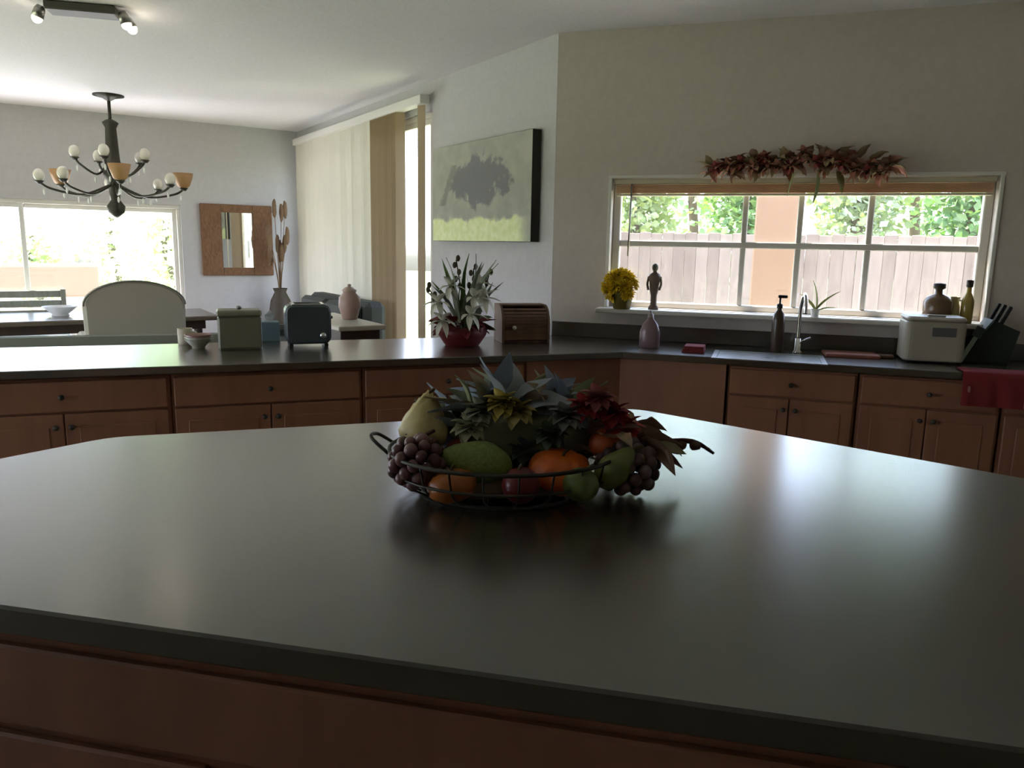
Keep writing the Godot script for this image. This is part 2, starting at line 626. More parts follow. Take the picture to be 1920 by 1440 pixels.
func kitchen_window():
	var n := frame_node("window_1", CORNER, kitchen_turn)
	n.set_meta("label", "wide white kitchen window of six panes above the sink counter")
	var w := WIN_X1 - WIN_X0
	var h := WIN_Y1 - WIN_Y0
	var mx := (WIN_X0 + WIN_X1) / 2
	var my := (WIN_Y0 + WIN_Y1) / 2
	var zf := -0.10
	for s in [[Vector3(mx, WIN_Y0 + 0.02, zf), Vector3(w, 0.04, 0.06)], [Vector3(mx, WIN_Y1 - 0.02, zf), Vector3(w, 0.04, 0.06)],
			[Vector3(WIN_X0 + 0.025, my, zf), Vector3(0.05, h, 0.06)], [Vector3(WIN_X1 - 0.025, my, zf), Vector3(0.05, h, 0.06)]]:
		obj("window_frame", box(s[1], 0.005), M.frame, n, s[0])
	obj("meeting_rail", box(Vector3(w - 0.1, 0.042, 0.05), 0.005), M.frame, n, Vector3(mx, RAIL_Y, zf))
	for t in MULLIONS:
		obj("mullion", box(Vector3(0.036, h - 0.08, 0.045), 0.005), M.frame, n, Vector3(t, my, zf))
	var xs := [WIN_X0 + 0.05] + MULLIONS + [WIN_X1 - 0.05]
	for i in xs.size() - 1:
		for r in [[WIN_Y0 + 0.04, RAIL_Y - 0.02], [RAIL_Y + 0.02, WIN_Y1 - 0.04]]:
			obj("pane", box(Vector3(xs[i + 1] - xs[i] - 0.03, r[1] - r[0], 0.005), 0.0), M.glass, n, Vector3((xs[i] + xs[i + 1]) / 2, (r[0] + r[1]) / 2, zf))
	# casing and sill on the room side
	obj("window_sill", box(Vector3(w + 0.12, 0.03, 0.15), 0.006), M.frame, n, Vector3(mx, WIN_Y0 - 0.017, 0.055))
	obj("casing", box(Vector3(0.022, h, 0.012), 0.003), M.white_paint, n, Vector3(WIN_X0 - 0.011, my, 0.006))
	obj("casing", box(Vector3(0.022, h + 0.02, 0.012), 0.003), M.white_paint, n, Vector3(WIN_X1 + 0.011, my, 0.006))
	obj("casing", box(Vector3(w + 0.05, 0.02, 0.012), 0.003), M.white_paint, n, Vector3(mx, WIN_Y1 + 0.01, 0.006))
	# raised blind in the head of the opening
	var b := thing("raised_blind", "cream slatted blind drawn up under the head of the kitchen window", "blind", to_wall(CORNER, kitchen_turn, Vector3(mx, WIN_Y1 - 0.005, -0.03)), kitchen_turn)
	obj("headrail", box(Vector3(w - 0.02, 0.03, 0.04), 0.004), M.cream, b, Vector3(0, -0.016, 0))
	var sl := thin(Color(0.93, 0.83, 0.70), Color(0.85, 0.68, 0.50), 0.6)
	for i in 9:
		obj("slat", box(Vector3(w - 0.05, 0.004, 0.045), 0.0015), sl, b, Vector3(0, -0.037 - i * 0.0062, 0))
	obj("bottom_rail", box(Vector3(w - 0.05, 0.014, 0.045), 0.004), M.cream, b, Vector3(0, -0.10, 0))
	obj("tilt_wand", tube([Vector3(-w / 2 + 0.13, -0.03, 0.03), Vector3(-w / 2 + 0.125, -0.5, 0.035)], [0.006]), M.steel, b)

const RAIL_Y := 1.553
const MULLIONS := [1.25, 1.585, 1.99]

func to_wall(p0: Vector3, turn: float, local: Vector3) -> Vector3:
	return p0 + Basis(Vector3.UP, turn) * local

func glass_leaf(n: Node3D, x0: float, x1: float, y0: float, y1: float, z: float, st: float, m: Material):
	var w := x1 - x0
	var h := y1 - y0
	obj("stile", box(Vector3(st, h, 0.04), 0.004), m, n, Vector3(x0 + st / 2, (y0 + y1) / 2, z))
	obj("stile", box(Vector3(st, h, 0.04), 0.004), m, n, Vector3(x1 - st / 2, (y0 + y1) / 2, z))
	obj("rail", box(Vector3(w - 2 * st, st, 0.04), 0.004), m, n, Vector3((x0 + x1) / 2, y0 + st / 2, z))
	obj("rail", box(Vector3(w - 2 * st, st, 0.04), 0.004), m, n, Vector3((x0 + x1) / 2, y1 - st / 2, z))
	obj("pane", box(Vector3(w - 2 * st, h - 2 * st, 0.006), 0.0), M.glass, n, Vector3((x0 + x1) / 2, (y0 + y1) / 2, z))

func patio_door():
	var left := FAR + ALONG_BACK * 6.0
	var n := frame_node("door_1", left, back_turn)
	n.set_meta("label", "white sliding glass patio door full of daylight behind the dining table")
	var w := DOOR_X1 - DOOR_X0
	obj("door_frame", box(Vector3(w, 0.05, 0.1), 0.004), M.white_paint, n, Vector3((DOOR_X0 + DOOR_X1) / 2, DOOR_Y1 - 0.025, -0.08))
	obj("threshold", box(Vector3(w, 0.03, 0.1), 0.004), M.steel, n, Vector3((DOOR_X0 + DOOR_X1) / 2, 0.045, -0.08))
	for x in [DOOR_X0 + 0.02, DOOR_X1 - 0.02]:
		obj("door_frame", box(Vector3(0.04, DOOR_Y1 - 0.11, 0.1), 0.004), M.white_paint, n, Vector3(x, DOOR_Y1 / 2 + 0.005, -0.08))
	glass_leaf(n, DOOR_X0 + 0.04, (DOOR_X0 + DOOR_X1) / 2 + 0.02, 0.06, DOOR_Y1 - 0.05, -0.055, 0.045, M.white_paint)
	glass_leaf(n, (DOOR_X0 + DOOR_X1) / 2 - 0.02, DOOR_X1 - 0.04, 0.06, DOOR_Y1 - 0.05, -0.105, 0.045, M.white_paint)

func garden_side_door():
	var n := frame_node("door_2", FAR, dining_turn)
	n.set_meta("label", "tall glass garden door behind closed vertical blinds")
	var w := SIDE_X1 - SIDE_X0
	obj("door_frame", box(Vector3(w, 0.05, 0.1), 0.004), M.frame, n, Vector3((SIDE_X0 + SIDE_X1) / 2, SIDE_Y1 - 0.025, -0.08))
	obj("threshold", box(Vector3(w, 0.03, 0.1), 0.004), M.steel, n, Vector3((SIDE_X0 + SIDE_X1) / 2, 0.045, -0.08))
	for x in [SIDE_X0 + 0.025, SIDE_X1 - 0.025]:
		obj("door_frame", box(Vector3(0.05, SIDE_Y1 - 0.11, 0.1), 0.004), M.frame, n, Vector3(x, SIDE_Y1 / 2 + 0.005, -0.08))
	var third := (w - 0.1) / 3.0
	for i in 3:
		glass_leaf(n, SIDE_X0 + 0.05 + third * i - (0.02 if i else 0.0), SIDE_X0 + 0.05 + third * (i + 1), 0.06, SIDE_Y1 - 0.05, -0.055 - 0.045 * (i % 2), 0.05, M.frame)
	# vertical blind on the room side of the opening
	var b := thing("vertical_blind", "long cream vertical blind drawn across the garden door in the dining room", "blind", to_wall(FAR, dining_turn, Vector3(0, 0, 0.09)), dining_turn)
	obj("headrail", box(Vector3(SIDE_X1 - SIDE_X0 + 0.1, 0.075, 0.09), 0.006), M.white_paint, b, Vector3((SIDE_X0 + SIDE_X1) / 2, 2.735, 0))
	var lip := box(Vector3(0.092, 2.60, 0.003), 0.001)
	var x := SIDE_X0 + 0.02
	var i := 0
	while x < 2.72:
		obj("slat", lip, M.slat, b, Vector3(x, 1.395, 0.004 * (i % 2)), Vector3(0, deg_to_rad(20.0 + 7.0 * sin(i * 1.7)), 0))
		x += 0.083
		i += 1
	# the slats drawn back to the near end stand edge on to the opening
	var shaded_slat := thin(Color(0.66, 0.58, 0.47), Color(0.16, 0.13, 0.09), 0.7)  # darker, browner copy of the slat material, with shade put into its colour
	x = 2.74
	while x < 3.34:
		obj("slat", lip, shaded_slat, b, Vector3(x, 1.395, 0.0), Vector3(0, deg_to_rad(62.0 + 3.0 * sin(x * 40.0)), 0))
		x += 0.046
	obj("slat", lip, shaded_slat, b, Vector3(SIDE_X1 - 0.02, 1.395, 0.0), Vector3(0, deg_to_rad(20.0), 0))

# ------------------------------------------------------------------ outside
func tree(called: String, label: String, at: Vector3, height: float, spread: float, low: float, leaves: int, c1: Color, c2: Color, sd: int, group: String):
	var t := thing(called, label, "tree" if low > 0.5 else "shrub", at, 0.0, group)
	var r := RandomNumberGenerator.new()
	r.seed = sd
	var bark := mat(Color(0.36, 0.29, 0.22), 0.9)
	var path := smooth_path([Vector3.ZERO, Vector3(0.1, height * 0.3, 0.05), Vector3(-0.05, height * 0.55, 0.1), Vector3(0.05, height * 0.8, 0.0)], 4)
	obj("trunk", tube(path, [0.14, 0.13, 0.12, 0.11, 0.1, 0.1, 0.09, 0.09, 0.08, 0.07, 0.06, 0.05, 0.03], 8), bark, t)
	for part in 2:
		var st := begin(false)
		var col: Color = c1 if part == 0 else c2
		for i in leaves:
			var d := Vector3(r.randfn(), r.randfn(), r.randfn()).normalized() * pow(r.randf(), 0.45)
			var p := Vector3(d.x * spread, low + (height - low) * (0.5 + 0.5 * d.y), d.z * spread)
			var s := r.randf_range(0.06, 0.15)
			var b := aim(Vector3(r.randfn(), r.randfn() * 0.6 - 0.3, r.randfn()), r.randf() * TAU)
			quad(st, p, p + b * Vector3(s * 0.45, 0, s * 0.6), p + b * Vector3(0, s * 0.15, s * 1.4), p + b * Vector3(-s * 0.45, 0, s * 0.6))
		var o := obj("foliage", finish(st), thin(col, Color(col.r * 0.8, col.g * 0.9, col.b * 0.4), 0.6), t)
		o.set_meta("kind", "stuff")

func outside():
	var g := structure("ground", box(Vector3(70, 0.2, 60), 0.0), textured(Color(0.50, 0.53, 0.38), Color(0.60, 0.61, 0.47), 0.95, 0.4, 0.2, 31), Vector3(-2, -0.25, -20))
	g.set_meta("label", "sunlit lawn outside the house")
	# pale concrete deck outside the patio door
	var mid := FAR + ALONG_BACK * 5.0 + ALONG_DINING * 3.2
	var d := structure("patio_floor", box(Vector3(14, 0.12, 6.0), 0.01), textured(Color(0.84, 0.83, 0.81), Color(0.89, 0.88, 0.86), 0.85, 0.8, 0.1, 32), Vector3(mid.x, -0.1, mid.z), Vector3(0, back_turn, 0))
	d.set_meta("label", "pale concrete patio outside the glass door")
	# fence behind the kitchen window
	var fo := to_wall(CORNER, kitchen_turn, Vector3(2.1, -0.15, -5.2))
	var f := thing("board_fence", "weathered pinkish board fence across the garden behind the kitchen window", "fence", fo, kitchen_turn)
	var fm := []
	for i in 4:
		fm.append(textured(Color(0.43 + 0.02 * i, 0.355 + 0.02 * i, 0.32 + 0.02 * i), Color(0.50 + 0.02 * i, 0.42 + 0.02 * i, 0.375 + 0.02 * i), 0.85, 1.0, 0.04, 40 + i, Vector2(1.5, 0.3)))
	var planks := [box(Vector3(0.146, 1.82, 0.02), 0.004), box(Vector3(0.146, 1.79, 0.02), 0.004)]
	for i in 66:
		obj("board", planks[i % 2], fm[rng.randi() % 4], f, Vector3(-5.2 + i * 0.148, 0.98, rng.randf_range(-0.006, 0.006)), Vector3(0, 0, rng.randf_range(-0.002, 0.002)))
	for i in 5:
		obj("post", box(Vector3(0.09, 1.85, 0.09), 0.006), fm[1], f, Vector3(-5.1 + i * 2.35, 0.98, -0.07))
	for y in [0.45, 1.5]:
		obj("fence_rail", box(Vector3(9.7, 0.08, 0.04), 0.004), fm[0], f, Vector3(-0.4, y, -0.03))
	# stucco column of the porch outside the kitchen window
	var cp := on_plane(1452, 470, to_wall(CORNER, kitchen_turn, Vector3(0, 0, -1.7)), ALONG_KITCHEN)
	var col := thing("porch_column", "square peach stucco porch column outside the kitchen window", "column", Vector3(cp.x, -0.15, cp.z), kitchen_turn)
	var stucco := textured(Color(0.53, 0.41, 0.33), Color(0.59, 0.47, 0.38), 0.9, 1.5, 0.3, 45)
	obj("shaft", box(Vector3(0.34, 2.75, 0.34), 0.012), stucco, col, Vector3(0, 1.375, 0))
	obj("base", box(Vector3(0.42, 0.2, 0.42), 0.012), stucco, col, Vector3(0, 0.1, 0))
	obj("capital", box(Vector3(0.42, 0.12, 0.42), 0.012), stucco, col, Vector3(0, 2.78, 0))
	# trees and shrubs
	var ga := "trees beyond the garden fence"
	var kinds := ["bright green leafy tree behind the fence, beside the porch column", "yellow green tree behind the fence, behind the yellow flowers", "pale sparse tree behind the fence, behind the window's middle panes", "dense mid green tree behind the fence, above the oil bottle"]
	var spots := [[1395, -8.4, 0], [1190, -8.2, 1], [1600, -8.4, 2], [1815, -8.2, 3]]
	var cols := [[Color(0.38, 0.48, 0.28), Color(0.50, 0.57, 0.39)], [Color(0.48, 0.52, 0.33), Color(0.57, 0.59, 0.44)], [Color(0.53, 0.56, 0.45), Color(0.60, 0.62, 0.52)], [Color(0.36, 0.47, 0.28), Color(0.47, 0.54, 0.38)]]
	for a in spots:
		var p := on_plane(a[0], 470, to_wall(CORNER, kitchen_turn, Vector3(0, 0, a[1])), ALONG_KITCHEN)
		tree("garden_tree", kinds[a[2]], Vector3(p.x, -0.15, p.z), 4.0, 0.74, 1.1, 1000, cols[a[2]][0], cols[a[2]][1], 50 + a[2], ga)
	for a in [[1290, -11.5, "tall broad tree far behind the fence, behind the carved figurine"], [1700, -11.5, "tall broad tree far behind the fence, behind the pale bread maker"]]:
		var p := on_plane(a[0], 470, to_wall(CORNER, kitchen_turn, Vector3(0, 0, a[1])), ALONG_KITCHEN)
		tree("tall_tree", a[2], Vector3(p.x, -0.15, p.z), 6.0, 1.6, 1.2, 1100, Color(0.42, 0.50, 0.34), Color(0.53, 0.58, 0.44), 60 - a[0] % 7, "tall trees far behind the fence")
	for a in [[215, 17.5, 3.0, 1.3, 0.1, 60], [320, 14.0, 3.0, 1.0, 0.1, 61], [60, 18.0, 2.2, 0.9, 0.1, 62]]:
		var p := at_depth(a[0], 470, -a[1])
		tree("hedge_shrub", "pale green flowering shrub beyond the patio" if a[5] == 60 else ("tall light green shrub at the edge of the patio door" if a[5] == 61 else "low rounded shrub at the far end of the patio"), Vector3(p.x, -0.15, p.z), a[2], a[3], a[4], 1200,
			Color(0.72, 0.77, 0.62), Color(0.82, 0.85, 0.74), a[5], "shrubs beyond the patio")
	# outdoor sofa seen through the patio door
	var sp := at_depth(40, 500, -11.6)
	var s := thing("outdoor_sofa", "outdoor sofa with a tan back cushion on the patio", "sofa", Vector3(sp.x, -0.04, sp.z), back_turn)
	var cane := textured(Color(0.36, 0.33, 0.28), Color(0.46, 0.42, 0.36), 0.8, 8.0, 0.3, 46)
	var tan := mat(Color(0.56, 0.47, 0.37), 0.9)
	obj("base", box(Vector3(2.2, 0.4, 0.8), 0.03), cane, s, Vector3(0, 0.2, 0))
	obj("seat_cushion", box(Vector3(1.9, 0.16, 0.7), 0.05), tan, s, Vector3(0, 0.48, -0.03))
	obj("back_cushion", box(Vector3(1.98, 0.5, 0.16), 0.06), mat(Color(0.42, 0.34, 0.26), 0.9), s, Vector3(0, 0.93, 0.36), Vector3(0.12, 0, 0))
	for x in [-1.02, 1.02]:
		obj("arm", box(Vector3(0.14, 0.62, 0.8), 0.03), cane, s, Vector3(x, 0.5, 0))

# ------------------------------------------------------------------ counters
const PEN_A := Vector3(-2.336, 0, -3.425)
const PEN_D := Vector3(0.93914, 0, -0.34352)
const PEN_N := Vector3(-0.34352, 0, -0.93914)

func cabinet_unit(parent_label: String, at: Vector3, turn: float, w: float, depth: float, group: String, drawer := true, m: Material = null):
	# a base cabinet whose front is at z = 0 and which runs back to -z; x from 0 to w
	var mm: Material = m if m else M.cabinet
	var c := thing("base_cabinet", parent_label, "cabinet", at, turn, group)
	obj("carcass", box(Vector3(w - 0.004, 0.76, depth), 0.003), mm, c, Vector3(w / 2, 0.48, -depth / 2 - 0.02))
	obj("toe_kick", box(Vector3(w - 0.004, 0.1, depth - 0.07), 0.002), M.cabinet, c, Vector3(w / 2, 0.05, -depth / 2 - 0.055))
	var y1 := 0.855
	if drawer:
		var dr := obj("drawer", box(Vector3(w - 0.03, 0.15, 0.02), 0.005), mm, c, Vector3(w / 2, 0.775, -0.01))
		obj("knob", lathe([Vector2(0, 0), Vector2(0.006, 0.0), Vector2(0.006, 0.015), Vector2(0.014, 0.02), Vector2(0.012, 0.028), Vector2(0, 0.03)], 12), M.iron, dr, Vector3(0, 0, 0.01), Vector3(PI / 2, 0, 0))
		y1 = 0.69
	for s in [0, 1]:
		var dw := (w - 0.036) / 2
		var dx: float = 0.015 + dw / 2 + s * (dw + 0.006)
		var dh := y1 - 0.115
		var door := obj("door", box(Vector3(dw, dh, 0.02), 0.004), mm, c, Vector3(dx, 0.115 + dh / 2, -0.01))
		obj("raised_panel", box(Vector3(dw - 0.12, dh - 0.12, 0.012), 0.005), mm, door, Vector3(0, 0, 0.009))
		obj("knob", lathe([Vector2(0, 0), Vector2(0.006, 0.0), Vector2(0.006, 0.015), Vector2(0.014, 0.02), Vector2(0.012, 0.028), Vector2(0, 0.03)], 12), M.iron, door, Vector3((dw / 2 - 0.03) * (1 - 2 * s), dh / 2 - 0.06, 0.01), Vector3(PI / 2, 0, 0))

var bend_point: Vector3

func peninsula():
	# worktop: its kitchen edge runs from beyond the frame to the inner corner, its far edge ends at the wall corner
	var right_edge0 := CORNER + Vector3(-ALONG_KITCHEN.z, 0, ALONG_KITCHEN.x) * 0.65
	# meet of the two front edges
	var den := PEN_D.x * ALONG_KITCHEN.z - PEN_D.z * ALONG_KITCHEN.x
	var rel := right_edge0 - PEN_A
	var t := (rel.x * ALONG_KITCHEN.z - rel.z * ALONG_KITCHEN.x) / den
	bend_point = PEN_A + PEN_D * t
	var a := PEN_A - PEN_D * 1.2
	var b := PEN_A - PEN_D * 1.2 + PEN_N * 0.895
	var far_end := CORNER - ALONG_DINING * 0.0 + Vector3(-0.012, 0, 0.006)
	var run_end := CORNER + ALONG_KITCHEN * 3.38 + Vector3(-ALONG_KITCHEN.z, 0, ALONG_KITCHEN.x) * 0.004
	var run_front := run_end + Vector3(-ALONG_KITCHEN.z, 0, ALONG_KITCHEN.x) * 0.646
	var top := prism(outline([a, bend_point, run_front, run_end, far_end, b]), TOP - 0.04, TOP, 0.004)
	var o := obj("worktop", top, M.counter)
	tag(o, "long bent grey worktop running from the dining side to under the kitchen window", "countertop")
	# cabinets under the kitchen edge of the peninsula
	var turn := turn_of(PEN_D)
	var total := (bend_point - a).length() - 0.62
	var n := 4
	var w := total / n
	for i in n:
		var p := a + PEN_D * (0.02 + w * i) + PEN_N * 0.03
		cabinet_unit(["reddish brown base cabinet at the open end of the peninsula", "second base cabinet from the open end of the peninsula", "third base cabinet from the open end of the peninsula", "reddish brown base cabinet of the peninsula beside the inner corner"][i], p, turn, w, 0.58, "base cabinets under the grey worktop")
	# corner unit with a blank front in the bend
	var c1 := a + PEN_D * (0.02 + w * n) + PEN_N * 0.03
	var kn := Vector3(ALONG_KITCHEN.z, 0, -ALONG_KITCHEN.x)
	var c2 := bend_point + ALONG_KITCHEN * 0.60 + kn * 0.03
	var mid := bend_point + (PEN_N + kn) * 0.04
	var blank := thing("corner_cabinet", "blank fronted brown corner cabinet in the bend of the worktop", "cabinet", Vector3.ZERO, 0.0)
	obj("carcass", prism(outline([c1, mid, c2, c2 + kn * 0.5, CORNER + Vector3(-0.1, 0, 0.12), c1 + PEN_N * 0.5]), 0.1, TOP - 0.042), M.cabinet, blank)
	obj("toe_kick", prism(outline([c1 + PEN_N * 0.06, mid + PEN_N * 0.06, c2 + kn * 0.06, c2 + kn * 0.45, CORNER + Vector3(-0.1, 0, 0.14), c1 + PEN_N * 0.45]), 0.0, 0.1), M.cabinet, blank)

func kitchen_run():
	var kn := Vector3(ALONG_KITCHEN.z, 0, -ALONG_KITCHEN.x)
	var start := bend_point + ALONG_KITCHEN * 0.61 + kn * 0.03
	var w := 0.7
	for i in 3:
		cabinet_unit(["sink base cabinet under the middle of the kitchen window", "brown base cabinet below the cutting board", "brown base cabinet with the red towel over its drawer"][i], start + ALONG_KITCHEN * (w * i), kitchen_turn, w - 0.005, 0.56, "base cabinets under the grey worktop", true)
	# low splashback along the wall
	var sb := thing("splashback", "low grey splashback strip along the wall under the kitchen window", "splashback", CORNER, kitchen_turn)
	obj("strip", box(Vector3(3.36, 0.1, 0.018), 0.003), M.counter, sb, Vector3(1.69, TOP + 0.051, 0.0105))

func island():
	var poly := [Vector2(-1.85, -1.40), Vector2(-1.246, -2.30), Vector2(0.476, -2.885), Vector2(1.78, -1.73), Vector2(1.55, -0.66)]
	var o := outline(poly)
	var isl := thing("kitchen_island", "large dark topped kitchen island with angled ends and cherry wood sides", "kitchen island", Vector3.ZERO)
	var rnd := rounded(o, 0.07, 6)
	obj("countertop", prism(rnd, TOP - 0.052, TOP, 0.005), M.counter, isl)
	var base: PackedVector2Array = Geometry2D.offset_polygon(o, -0.03, Geometry2D.JOIN_MITER)[0]
	var foot: PackedVector2Array = Geometry2D.offset_polygon(o, -0.10, Geometry2D.JOIN_MITER)[0]
	obj("carcass", prism(base, 0.1, TOP - 0.054, 0.0), M.cabinet, isl)
	obj("toe_kick", prism(foot, 0.0, 0.1, 0.0), M.cabinet, isl)
	# framed panels on each side
	for i in base.size():
		var a := base[i]
		var b := base[(i + 1) % base.size()]
		var dir := (b - a).normalized()
		var l := a.distance_to(b)
		var nrm := Vector2(dir.y, -dir.x)
		if not Geometry2D.is_polygon_clockwise(base):
			nrm = nrm
		else:
			nrm = -nrm
		var n := maxi(1, int(round(l / 0.75)))
		var am := (a + b) / 2 + nrm * 0.008
		obj("apron_board", box(Vector3(l - 0.02, 0.15, 0.02), 0.005), M.cabinet, isl, Vector3(am.x, 0.755, am.y), Vector3(0, turn_of(Vector3(dir.x, 0, dir.y)), 0))
		for k in n:
			var c := a + dir * (l * (k + 0.5) / n) + nrm * 0.008
			var tu := turn_of(Vector3(dir.x, 0, dir.y))
			var pn := obj("panel", box(Vector3(l / n - 0.04, 0.53, 0.02), 0.005), M.cabinet, isl, Vector3(c.x, 0.395, c.y), Vector3(0, tu, 0))
			obj("raised_field", box(Vector3(l / n - 0.18, 0.39, 0.03), 0.006), M.cabinet, pn)

# ------------------------------------------------------------------ lamps
func bulb_glow(c: Color, e: float) -> StandardMaterial3D:
	var m := mat(c, 0.4)
	m.emission_enabled = true
	m.emission = c
	m.emission_energy_multiplier = e
	return m

func ceiling_spots():
	var a := on_level(78, 4, CEIL)
	var b := on_level(230, 17, CEIL)
	var dir := (b - a).normalized()
	var l := thing("ceiling_spotlight_bar", "grey ceiling spotlight bar with small glowing lamp heads", "ceiling light", (a + b) / 2, turn_of(dir))
	var half := a.distance_to(b) / 2
	obj("mounting_plate", box(Vector3(half * 1.75, 0.05, 0.16), 0.008), mat(Color(0.30, 0.29, 0.26), 0.5, 0.3), l, Vector3(0, -0.026, 0))
	var glow := bulb_glow(Color(1.0, 0.97, 0.88), 0.7)
	for s in [[-half, 0.02, -0.35], [half, 0.03, 0.3], [half * 0.97, -0.09, 0.5]]:
		var h := obj("lamp_head", lathe([Vector2(0, 0), Vector2(0.02, 0), Vector2(0.03, -0.02), Vector2(0.034, -0.07), Vector2(0.03, -0.07), Vector2(0.0, -0.06)], 16), M.steel, l, Vector3(s[0], -0.025, s[1]), Vector3(0, 0, s[2]))
		obj("bulb", ball(Vector3(0.031, 0.03, 0.031), 0, 1, 8, 12), glow, h, Vector3(0, -0.075, 0))
		var om := OmniLight3D.new()
		om.name = "lamp_light"
		om.light_color = Color(1.0, 0.95, 0.85)
		om.light_energy = 0.006
		om.light_size = 0.025
		om.omni_range = 20.0
		om.omni_attenuation = 2.0
		om.shadow_enabled = true
		h.add_child(om, true)
		om.position = Vector3(0, -0.115, 0)

func chandelier():
	var top := Vector3(-3.998, CEIL, -7.82)
	var c := thing("chandelier", "two tiered dark metal chandelier with white globes hanging over the dining table", "chandelier", top)
	obj("canopy", lathe([Vector2(0, 0), Vector2(0.14, 0), Vector2(0.14, -0.012), Vector2(0.06, -0.03), Vector2(0.02, -0.055), Vector2(0, -0.06)], 24), M.iron, c)
	obj("rod", tube([Vector3(0, -0.05, 0), Vector3(0, -0.25, 0)], [0.016]), M.iron, c)
	obj("column", lathe([Vector2(0, -0.22), Vector2(0.04, -0.235), Vector2(0.075, -0.26), Vector2(0.05, -0.31), Vector2(0.055, -0.40), Vector2(0.06, -0.52), Vector2(0.065, -0.62), Vector2(0.085, -0.70), Vector2(0.10, -0.76), Vector2(0.06, -0.82), Vector2(0.05, -0.92), Vector2(0.04, -1.0), Vector2(0.085, -1.06), Vector2(0.075, -1.12), Vector2(0.03, -1.16), Vector2(0, -1.18)], 20), M.iron, c)
	var white := mat(Color(0.90, 0.88, 0.83), 0.25)
	var tan := thin(Color(0.72, 0.56, 0.38), Color(0.4, 0.3, 0.16), 0.5)
	var globe := ball(Vector3(0.05, 0.06, 0.05), 0, 1, 10, 14)
	var bell := lathe([Vector2(0.03, 0.0), Vector2(0.06, 0.02), Vector2(0.085, 0.09), Vector2(0.10, 0.15), Vector2(0.096, 0.15), Vector2(0.08, 0.09), Vector2(0.055, 0.024), Vector2(0.027, 0.004)], 18)
	var drop := ball(Vector3(0.011, 0.03, 0.011), 0, 1, 6, 8)
	var crystal := mat(Color(0.95, 0.95, 0.93), 0.08)
	crystal.metallic_specular = 0.9
	for tier in 2:
		var n := 8 if tier == 0 else 5
		for k in n:
			var g := TAU * (k + (0.3 if tier == 0 else 0.05)) / n
			var d := Vector3(cos(g), 0, sin(g))
			var r := 0.64 if tier == 0 else 0.33
			var y0 := -0.86 if tier == 0 else -0.66
			var y1 := -0.86 if tier == 0 else -0.62
			var path := smooth_path([d * 0.05 + Vector3(0, y0, 0), d * r * 0.45 + Vector3(0, y0 - 0.10, 0), d * r * 0.85 + Vector3(0, y1 - 0.06, 0), d * r + Vector3(0, y1, 0)], 5)
			var arm := obj("arm", tube(path, [0.011], 7), M.iron, c)
			obj("cup", lathe([Vector2(0, -0.02), Vector2(0.02, -0.018), Vector2(0.035, 0.0), Vector2(0.045, 0.01), Vector2(0.02, 0.012), Vector2(0, 0.012)], 12), M.iron, arm, d * r + Vector3(0, y1, 0))
			if tier == 0 and k % 3 == 1:
				obj("bell_shade", bell, tan, arm, d * r + Vector3(0, y1 + 0.01, 0))
				obj("bulb", ball(Vector3(0.025, 0.04, 0.025), 0, 1, 8, 10), white, arm, d * r + Vector3(0, y1 + 0.06, 0))
			else:
				obj("globe", globe, white, arm, d * r + Vector3(0, y1 + 0.065, 0))
			obj("crystal_drop", drop, crystal, arm, d * r * 0.95 + Vector3(0, y1 - 0.09, 0))
			obj("crystal_drop", drop, crystal, arm, d * r * 0.5 + Vector3(0, y0 - 0.15, 0))

# ------------------------------------------------------------------ dining room
func dining_room():
	chandelier()
	# table along the patio door
	var tc := Vector3(-4.22, 0, -7.62)
	var t := thing("dining_table", "long dark wooden dining table under the chandelier", "table", tc, back_turn)
	obj("tabletop", box(Vector3(2.25, 0.045, 1.0), 0.01), mat(Color(0.34, 0.30, 0.25), 0.22), t, Vector3(0, 0.74, 0))
	obj("apron", box(Vector3(2.0, 0.09, 0.8), 0.004), M.dark_wood, t, Vector3(0, 0.672, 0))
	for x in [-1, 1]:
		for z in [-1, 1]:
			obj("leg", lathe([Vector2(0.045, 0.63), Vector2(0.045, 0.5), Vector2(0.03, 0.45), Vector2(0.045, 0.3), Vector2(0.03, 0.08), Vector2(0.04, 0.04), Vector2(0.025, 0.0), Vector2(0, 0)], 14), M.dark_wood, t, Vector3(x * 0.93, 0, z * 0.35))
	var bowl := obj("fruit_bowl", lathe([Vector2(0, 0), Vector2(0.08, 0), Vector2(0.07, 0.015), Vector2(0.16, 0.09), Vector2(0.155, 0.092), Vector2(0.06, 0.025), Vector2(0, 0.02)], 24), M.white_paint, null, tc + Vector3(-0.25, 0.7635, 0.1))
	tag(bowl, "shallow white bowl on the dining table", "bowl")
	armchair()
	slat_bench(tc)
	sideboard()
	loveseat()
	dried_vase()

